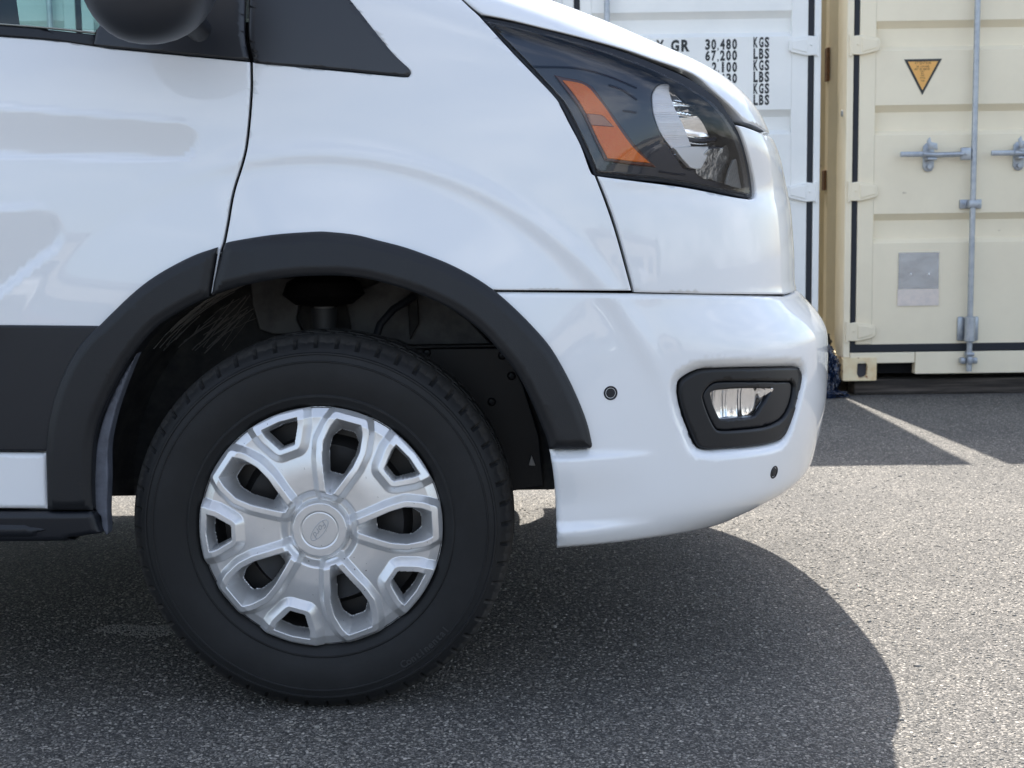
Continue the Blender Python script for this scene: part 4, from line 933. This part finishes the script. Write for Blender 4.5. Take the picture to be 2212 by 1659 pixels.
    for s_ in (0, 1):
        a = (lambda d: X0+d) if s_ == 0 else (lambda d: X1-d)
        def slab(d0, d1, c, d, nm='door_sill'): A = sorted((a(d0), a(d1))); return MB().box(A[0], A[1], YF-0.002, YF+0.06, c, d, 0.003).build(nm, m, C)
        slab(0.036, 0.368, zh+0.002, zs)
        slab(0.371, CWD/2-0.001, zl, zs)
        A = sorted((a(0.175), a(0.37))); MB().box(A[0], A[1], YF+0.061, YF+0.12, z0+0.03, zh+0.05).build('pocket_back', M_BLACK, C)
    # doors
    top = z1-0.125; bot = czx(1950, 745)[1]+0.004
    for s_ in (0, 1):
        a = (lambda d: X0+d) if s_ == 0 else (lambda d: X1-d)
        e0_, e1_ = 0.064, CWD/2-0.014
        leaf = MB()
        for d0, d1 in ((e0_, e0_+0.083), (e1_-0.06, e1_)): A = sorted((a(d0), a(d1))); leaf.box(A[0], A[1], YF+0.006, YF+0.055, bot, top, 0.004)
        xa, xb = sorted((a(e0_+0.083), a(e1_-0.06)))
        prof = [(YF+0.008, top)]
        for (zt, zb_) in recess:
            prof += [(YF+0.008, zt), (YF+0.042, zt-0.034), (YF+0.042, zb_+0.024), (YF+0.008, zb_)]
        prof.append((YF+0.008, bot)); V = []; F = []
        for (y, z) in prof: V += [(xa, y, z), (xb, y, z)]
        for i in range(len(prof)-1): F.append((2*i, 2*i+1, 2*i+3, 2*i+2))
        leaf.add(V, F); lf = leaf.build('door_leaf', m, C)
        # seal round the leaf
        A = sorted((a(0.0365), a(e0_-0.0005))); sl = MB().box(A[0], A[1], YF+0.004, YF+0.05, zs+0.001, top+0.02, 0.004)
        A = sorted((a(0.0370), a(e1_+0.012))); sl.box(A[0], A[1], YF+0.005, YF+0.05, zs+0.0015, bot-0.0005, 0.004)
        A = sorted((a(e1_+0.0005), a(e1_+0.0135))); sl.box(A[0], A[1], YF+0.002, YF+0.05, bot, top)
        sl.build('door_seal', M_SEAL, C)
        for yc_ in ((98, 414, 717) if True else ()):
            for zc_ in [czx(1850, yc_)[1]]+([czx(1850, 98)[1]+0.68] if yc_ == 98 else []):
                mb = MB(); q = [(a(0.0225), zc_+0.045), (a(0.034), zc_+0.046), (a(0.066), zc_+0.050), (a(0.120), zc_+0.040), (a(0.158), zc_+0.032), (a(0.163), zc_+0.015), (a(0.162), zc_-0.020), (a(0.150), zc_-0.030), (a(0.075), zc_-0.048), (a(0.034), zc_-0.046), (a(0.0225), zc_-0.045)]
                mb.prism(q, YF-0.012, YF+0.004, bev=0.004)
                q2 = [(a(0.070), zc_+0.036), (a(0.118), zc_+0.030), (a(0.148), zc_+0.022), (a(0.150), zc_-0.014), (a(0.072), zc_-0.034)]; mb.prism(q2, YF-0.016, YF-0.010, bev=0.003)
                mb.tube([(a(0.018), YF-0.006, zc_-0.053), (a(0.018), YF-0.006, zc_+0.053)], 0.0075, 10)
                mb.lathe([(0.0001, -0.019), (0.004, -0.019), (0.005, -0.010)], (a(0.052), YF, zc_+0.004), 8)
                mb.build('hinge', m, C)
        for d in ((0.635, 1.09) if not mirrored or s_ == 0 else (1.072,)):
            xr = a(d); rod = MB().tube([(xr, YF-0.035, z0+0.045), (xr, YF-0.035, z1-0.05)], 0.0145, 14)
            rod.build('locking_rod', M_GALV, C, True)
            for zc_ in (czx(2095, 441)[1], czx(2095, 441)[1]+1.15):
                mb = MB().box(xr-0.055, xr+0.055, YF-0.006, YF+0.007, zc_-0.023, zc_+0.023, 0.004); mb.box(xr-0.024, xr+0.024, YF-0.052, YF-0.006, zc_-0.020, zc_+0.020, 0.008)
                for q in (-0.040, 0.040): mb.lathe([(0.0001, -0.013), (0.007, -0.012), (0.009, -0.006)], (xr+q, YF, zc_), 10)
                mb.build('rod_guide', M_GALV, C, True)
            zk = czx(2088, 710)[1]; mb = MB().box(xr-0.054, xr-0.018, YF-0.008, YF+0.006, zk-0.062, zk+0.062, 0.008); mb.box(xr+0.018, xr+0.054, YF-0.008, YF+0.006, zk-0.062, zk+0.062, 0.008)
            mb.lathe([(0.016, 0.066), (0.026, 0.060), (0.027, -0.060), (0.019, -0.066)], (xr, YF-0.035, zk), 16, 'z'); mb.build('rod_bearing', M_GALV, C, True)
            zf = czx(2090, 776)[1]; mb = MB().box(xr-0.020, xr+0.020, YF-0.060, YF-0.012, zf+0.020, zf+0.040, 0.005); mb.box(xr-0.013, xr+0.013, YF-0.056, YF-0.008, zf-0.022, zf+0.02, 0.006)
            for q in (-1, 1): mb.box(xr+q*0.030-0.014, xr+q*0.030+0.014, YF-0.040, YF-0.003, zf-0.020, zf+0.012, 0.007)
            mb.build('cam_keeper', M_GALV, C, True)
            zhn = czx(2083, 333)[1]; sg_ = -1 if s_ == 0 else 1
            mb = MB().box(min(xr+sg_*0.018, xr+sg_*0.070), max(xr+sg_*0.018, xr+sg_*0.070), YF-0.052, YF-0.030, zhn-0.031, zhn+0.031, 0.006)
            mb.lathe([(0.0001, -0.060), (0.007, -0.059), (0.009, -0.050)], (xr+sg_*0.044, YF, zhn), 12)
            mb.tube([(xr+sg_*0.06, YF-0.046, zhn-0.002), (xr+sg_*0.20, YF-0.050, zhn-0.004), (xr+sg_*0.26, YF-0.052, zhn)], [0.013, 0.014, 0.015], 10)
            mb.box(min(xr+sg_*0.24, xr+sg_*0.375), max(xr+sg_*0.24, xr+sg_*0.375), YF-0.060, YF-0.044, zhn-0.012, zhn+0.014, 0.005)
            mb.build('lock_handle', M_GALV, C, True)
            xk = xr+sg_*0.218; mb = MB().prism([(xk-0.028, zhn+0.040), (xk-0.028, zhn-0.062), (xk-0.018, zhn-0.080), (xk+0.0, zhn-0.086), (xk+0.018, zhn-0.080), (xk+0.028, zhn-0.062), (xk+0.028, zhn+0.040), (xk+0.020, zhn+0.058), (xk-0.012, zhn+0.058)], YF-0.004, YF+0.007, bev=0.002)
            mb.box(xk-0.024, xk+0.024, YF-0.068, YF-0.004, zhn-0.030, zhn-0.018, 0.004); mb.prism([(xk-0.030, zhn+0.065), (xk-0.014, zhn+0.085), (xk-0.008, zhn+0.060), (xk+0.022, zhn+0.052), (xk+0.026, zhn+0.020), (xk-0.020, zhn+0.022)], YF-0.072, YF-0.062, bev=0.003)
            mb.tube([(xk+0.008, YF-0.075, zhn+0.038), (xk+0.008, YF-0.004, zhn+0.038)], 0.010, 12); mb.tube([(xk, YF-0.022, zhn-0.060), (xk, YF-0.002, zhn-0.060)], 0.011, 12)
            mb.build('handle_catch', M_GALV, C, True)
    return C
CX0 = 1.697; WX0 = 1.568-CWD
rc = [(czx(1900, a)[1], czx(1900, b)[1]) for a, b in ((45, 110), (227, 293), (462, 526))]; rc = [(rc[0][0]+0.42, rc[0][1]+0.42)]+rc
rw = [(czx(1690, a)[1], czx(1690, b)[1]) for a, b in ((22, 78), (236, 290), (470, 530))]; rw = [(rw[0][0]+0.45, rw[0][1]+0.45)]+rw
CR = container(CX0, M_CREAM, M_CREAMR, 'cream shipping container with yellow triangle sticker on its door, right of the van', rc)
WHC = container(WX0, M_CWHITE, M_CWHITE, 'white shipping container with black stencilled weights, directly behind the van bonnet', rw, mirrored=True)
LC_ = container(WX0-CWD-0.045, mat('pale_teal_container_paint', (0.50, 0.60, 0.60), 0.45, vary=(1.1, 0.3, (0.45, 0.54, 0.55))), M_CWHITE, 'pale container seen only through the van side window', rw)
# stencilled weights
def fit_text(txt, x0, x1, yt, yb, Y, m, parent, name, bold=0.0, cwid=0.80):
    """letters of equal pitch between two marks, as a stencil sets them"""
    X0_, Zt = czx(x0, yt, Y); X1_, Zb = czx(x1, yb, Y); slots = sum(0.45 if c in ',.' else 1 for c in txt); pitch = (X1_-X0_)/(slots-(1-cwid)); x = X0_; mb = MB()
    for ch in txt:
        V, F = text_geo(ch, 1.0, bold=bold) if ch != ' ' else ([], [])
        if V:
            V = np.array(V); a0, a1 = V[:, 0].min(), V[:, 0].max(); b0, b1 = (V[:, 1].min(), V[:, 1].max())
            if ch in ',.': mb.add([(x+(q[0]-a0)/(a1-a0)*pitch*0.22, Y, Zb-0.006+(q[1]-b0)/(b1-b0)*0.016) for q in V], F)
            else:
                w_ = pitch*cwid*(0.45 if ch in '1I' else 1); o_ = (pitch*cwid-w_)/2
                mb.add([(x+o_+(q[0]-a0)/(a1-a0)*w_, Y, Zb+(q[1]-b0)/(b1-b0)*(Zt-Zb)) for q in V], F)
        x += pitch*(0.45 if ch in ',.' else 1)
    return mb.build(name, m, parent, fix=False)
YT = YF+0.0072
rows = [(84.5, 107, '30,480', 80, 102.5, 'KGS'), (109.0, 131, '67,200', 104.5, 127.5, 'LBS'), (134, 156, '2,100', 129.5, 152.5, 'KGS'), (159, 180, '4,630', 154.5, 177.5, 'LBS'), (None, None, None, 180, 202.5, 'KGS'), (None, None, None, 204.5, 227, 'LBS')]
for a, b, t, c_, d, u_ in rows:
    if t: fit_text(t, 1523.5 if len(t) == 6 else 1538, 1592, a, b, YT, M_STENCIL, WHC, 'stencil_number', 0.045)
    fit_text(u_, 1627.5, 1661.5, c_, d, YT, M_STENCIL, WHC, 'stencil_unit', 0.045)
fit_text('MAX.GR', 1372, 1489.5, 87, 111.5, YT, M_STENCIL, WHC, 'stencil_heading', 0.05)
# triangular warning sticker
tri = [czx(*p) for p in ((1954, 128), (2035.5, 126.5), (1993, 205))]; tc_ = np.mean(tri, 0)
MB().prism(tri, YF+0.0055, YF+0.0075).build('warning_sticker', mat('sticker_border', (0.02, 0.025, 0.025), 0.4), CR)
st = bpy.data.objects['warning_sticker']
tri2 = [tuple(tc_+(np.array(t)-tc_)*0.80) for t in tri]
MB().prism(tri2, YF+0.0045, YF+0.0054).build('sticker_face', mat('sticker_yellow', (0.80, 0.42, 0.11), 0.4), CR)
M_INK = mat('sticker_ink', (0.16, 0.09, 0.03), 0.5)
for t, x0, x1, a, b in (('ATTENTION', 1976, 2011, 133.5, 138.5), ('THE CONTAINER', 1979, 2008, 142, 145.5), ('MUST BE REMOVED', 1976, 2009, 147.5, 151), ('ONLY', 1988, 1998, 152.5, 155.5), ('BY', 1990, 1996, 157, 160), ('USER', 1989, 1997, 161.5, 164.5), ('WITHIN', 1987, 1999, 167, 170), ('TERM', 1989, 1997, 173, 176)):
    fit_text(t, x0, x1, a, b, YF+0.0040, M_INK, CR, 'sticker_text', 0.01, 0.85)
# bright foil sheet fixed low on the cream door
p0, p1 = czx(1942, 546), czx(2027, 660); pm = czx(1985, 624)[1]
foil = mat('mirror_foil', (0.42, 0.45, 0.50), 0.25, metal=0.95, bump=(9, 0.25, 0.01)); 
MB().box(p0[0], p1[0], YF+0.0035, YF+0.0055, pm, p0[1]).build('foil_sheet', foil, CR)
MB().box(p0[0]-0.003, p1[0]+0.002, YF+0.003, YF+0.0056, p1[1], pm-0.0005).build('paper_label', mat('faded_label', (0.76, 0.67, 0.60), 0.35, vary=(22, 0.5, (0.50, 0.47, 0.46)), coat=0.6, coatr=0.1), CR)
for x in (1968, 2007): 
    q = czx(x, 592); MB().lathe([(0.0001, -0.002), (0.004, -0.001), (0.005, 0.0035)], (q[0], YF, q[1]), 10).build('rivet', mat('rivet', (0.9, 0.9, 0.9), 0.3), CR)
# slots and a drain on the side wall in the gap
for x, ya, yb_ in ((1781, 104, 176), (1777.5, 368, 411)):
    Yp = 1.697/((x-CX)/FPX)*1.0; pa_, pb_ = czx(x, ya, Yp)[1], czx(x, yb_, Yp)[1]
    MB().box(CX0-0.004, CX0+0.012, Yp-0.04, Yp+0.02, pb_, pa_, 0.003).build('side_slot', M_RUST, CR)
q = czx(1822, 245, 7.17)[1]; MB().lathe([(0.0001, -0.006), (0.014, -0.005), (0.018, 0.0)], (CX0, 7.165, q), 14, 'x').build('vent', M_GALV, CR)
# timbers on which the containers rest
M_TIMB = mat('weathered_timber', (0.030, 0.025, 0.021), 0.85, vary=(5, 1.0, (0.12, 0.10, 0.085)), bump=(30, 0.6, 0.006))
tm = M_TIMB.node_tree; mp = tm.nodes.new('ShaderNodeMapping'); mp.inputs['Scale'].default_value = (0.35, 3, 7); tcn = [x for x in tm.nodes if x.type == 'TEX_COORD'][0]
tm.links.new(tcn.outputs['Object'], mp.inputs['Vector'])
for t in [x for x in tm.nodes if x.type == 'TEX_NOISE']: tm.links.new(mp.outputs[0], t.inputs['Vector'])
def timber(x0, x1, y0, y1, label):
    o = MB().box(x0, x1, y0, y1, 0.001, CB-0.0015, 0.006).build('timber_beam', M_TIMB); tag(o, label, 'timber', 'timbers under the containers'); return o
timber(czx(1850, 850)[0], 4.10, YF+0.045, YF+0.19, 'dark weathered timber under the front of the cream container')
timber(-0.80, 1.40, YF+0.06, YF+0.20, 'weathered timber under the front of the white container, hidden by the van')
timber(1.80, 4.05, YF+5.5, YF+5.65, 'timber under the far end of the cream container')
# crumpled blue bag pushed into the gap
def bag(c, r, m, seed, name, label, sq=1.0):
    bm = bmesh.new(); bmesh.ops.create_icosphere(bm, subdivisions=5, radius=1)
    from mathutils import noise
    for v in bm.verts:
        d = v.co.normalized(); n1 = noise.fractal(d*2.2+Vector((seed, 0, 0)), 1.0, 2.0, 5); rg = abs(noise.noise(d*4.5+Vector((0, seed, 0)))); k = 1+0.28*n1-0.30*rg
        v.co = Vector((c[0]+d.x*r[0]*k, c[1]+d.y*r[1]*k, max(0.002, c[2]+d.z*r[2]*k)))
    mb = MB().bm(bm); o = mb.build(name, m, None, True); tag(o, label, 'plastic bag'); return o
M_BLUE = mat('blue_plastic', (0.005, 0.014, 0.04), 0.14, bump=(22, 0.8, 0.02), coat=0.5)
bag((1.618, 7.15, 0.11), (0.075, 0.12, 0.16), M_BLUE, 3.1, 'plastic_bag', 'crumpled dark blue plastic bag stuffed between the two containers')
bag((1.630, 7.27, 0.27), (0.045, 0.07, 0.07), mat('black_plastic', (0.01, 0.01, 0.012), 0.15, coat=0.5), 7.7, 'plastic_bag', 'shiny black plastic bag on top of the blue one in the container gap')
bag((1.60, 7.06, 0.012), (0.13, 0.07, 0.022), M_BLUE, 5.5, 'plastic_bag', 'flat dark blue plastic scrap on the ground at the container gap')

# ------------------------------------------------------------------ what the van mirrors: cars parked across the lot behind the photographer
def parked_car(x, y, m, label, tall=0.0):
    C = empty('parked_car', (x, y, 0)); tag(C, label, 'car', 'cars parked across the lot behind the photographer')
    w_ = 0.92; L = 2.25
    # the car points along Y; cross section along its length
    st = [(-L, 0.45, 0.80, 0.70), (-L+0.10, 0.30, 0.98, 0.86), (-1.35, 0.24, 1.05, 0.92), (0.0, 0.22, 1.02, 0.93), (1.2, 0.24, 0.98, 0.92), (L-0.12, 0.28, 0.80, 0.86), (L, 0.42, 0.68, 0.68)]
    V = []; F = []
    for (yy, zl_, zt, hw) in st:
        zt += tall*0.35
        for (a, b) in [(-1, 0), (-1, 0.45), (-0.97, 0.85), (-0.80, 1), (0, 1.04), (0.80, 1), (0.97, 0.85), (1, 0.45), (1, 0)]: V.append((x+a*hw, y+yy, zl_+(zt-zl_)*b))
    n = 9
    for i in range(len(st)-1):
        for j in range(n-1): F.append((i*n+j, (i+1)*n+j, (i+1)*n+j+1, i*n+j+1))
        F.append((i*n+n-1, (i+1)*n+n-1, (i+1)*n, i*n))
    F.append(tuple(range(n))); F.append(tuple((len(st)-1)*n+k for k in range(n))[::-1])
    MB().add(V, F).build('body', m, C, True)
    zt = 1.42+tall; g_ = MB(); A = [(-1.75, 0.98), (-1.15, zt-0.03), (0.05, zt), (1.0, 0.98)]
    V = []; F = []
    for (yy, z) in A:
        z += tall*0.35*(z < 1.1); hw = 0.86 if z < 1.2+tall*0.2 else 0.66
        V += [(x-hw, y+yy, z), (x+hw, y+yy, z)]
    F = [(0, 1, 3, 2), (2, 3, 5, 4), (4, 5, 7, 6), (0, 2, 4, 6), (1, 7, 5, 3), (0, 6, 7, 1)]
    g_.add(V, F).build('greenhouse', mat('dark_car_glass', (0.012, 0.015, 0.018), 0.06, spec=0.8), C)
    MB().box(x-0.65, x+0.65, y-1.18, y+0.08, zt-0.02, zt+0.03, 0.02).build('roof', m, C)
    for sx_ in (-1, 1):
        for yy in (-1.35, 1.38): MB().lathe([(0.001, -0.11), (0.20, -0.11), (0.21, -0.10), (0.32, -0.10), (0.33, -0.06), (0.33, 0.10), (0.001, 0.10)], (x+sx_*0.82, y+yy, 0.332), 20, 'x').build('wheel', M_RUBBER, C, True)
        MB().box(x+sx_*0.66-0.16, x+sx_*0.66+0.16, y+L-0.10, y+L+0.005, 0.60+tall*0.3, 0.72+tall*0.3, 0.03).build('headlight', mat('car_lamp', (0.7, 0.72, 0.75), 0.1, metal=0.3), C, True)
cp = [((0.62, 0.63, 0.65), 'silver'), ((0.35, 0.02, 0.02), 'dark red'), ((0.75, 0.75, 0.74), 'white'), ((0.03, 0.035, 0.045), 'black'), ((0.05, 0.10, 0.22), 'blue'), ((0.30, 0.31, 0.32), 'grey'), ((0.70, 0.70, 0.68), 'cream white'), ((0.10, 0.13, 0.11), 'dark green'), ((0.50, 0.50, 0.52), 'light grey')]
for i, (c_, nm) in enumerate(cp):
    parked_car(-14+i*3.4+random.uniform(-.3, .3), -17.5+random.uniform(-0.4, 0.4), mat('car_paint_'+nm.replace(' ', '_'), c_, 0.3, coat=1.0), nm+(' tall' if i % 3 == 2 else '')+' car parked across the lot behind the photographer', 0.35 if i % 3 == 2 else 0.0)
B = empty('low_building', (0, -46, 0)); tag(B, 'long low beige commercial building far behind the photographer', 'building')
MB().box(-40, 45, -58, -46, 0, 5.0).build('wall', mat('beige_render', (0.42, 0.38, 0.32), 0.8), B)
MB().box(-40.3, 45.3, -58.3, -45.7, 5.002, 5.5).build('roof_edge', mat('roof_edge', (0.15, 0.15, 0.16), 0.6), B)
for k in range(12): x = -36+k*6.8; MB().box(x, x+3.6, -46.02, -45.9, 0.9, 3.2).build('window', mat('dark_car_glass', (0.012, 0.015, 0.018), 0.06), B)

# belt of trees added far behind the photographer, unseen, to darken the mirrored band
def added_tree_belt():
    from mathutils import noise
    mb = MB(); rng = np.random.default_rng(11)
    for k in range(26):
        x = -60+k*4.8+rng.uniform(-1, 1); r = rng.uniform(2.6, 4.2); h = rng.uniform(4.5, 7.5); y = -62+rng.uniform(-2, 2)
        bm = bmesh.new(); bmesh.ops.create_icosphere(bm, subdivisions=4, radius=1)
        for v in bm.verts:
            d = v.co.normalized(); q = 1+0.35*noise.fractal(d*2.5+Vector((k*3.1, 0, 0)), 1.0, 2.0, 5); v.co = Vector((x+d.x*r*q, y+d.y*r*q, max(0.0, h*0.52+d.z*h*0.5*q)))
        mb.bm(bm)
    tag(mb.build('added_tree_belt', mat('dark_foliage', (0.045, 0.065, 0.025), 0.9, vary=(1.5, 1.0, (0.08, 0.11, 0.04)), bump=(3, 1.0, 0.3)), None, True), 'dense belt of dark green trees added far behind the photographer to darken reflections', 'trees', kind='stuff')
added_tree_belt()
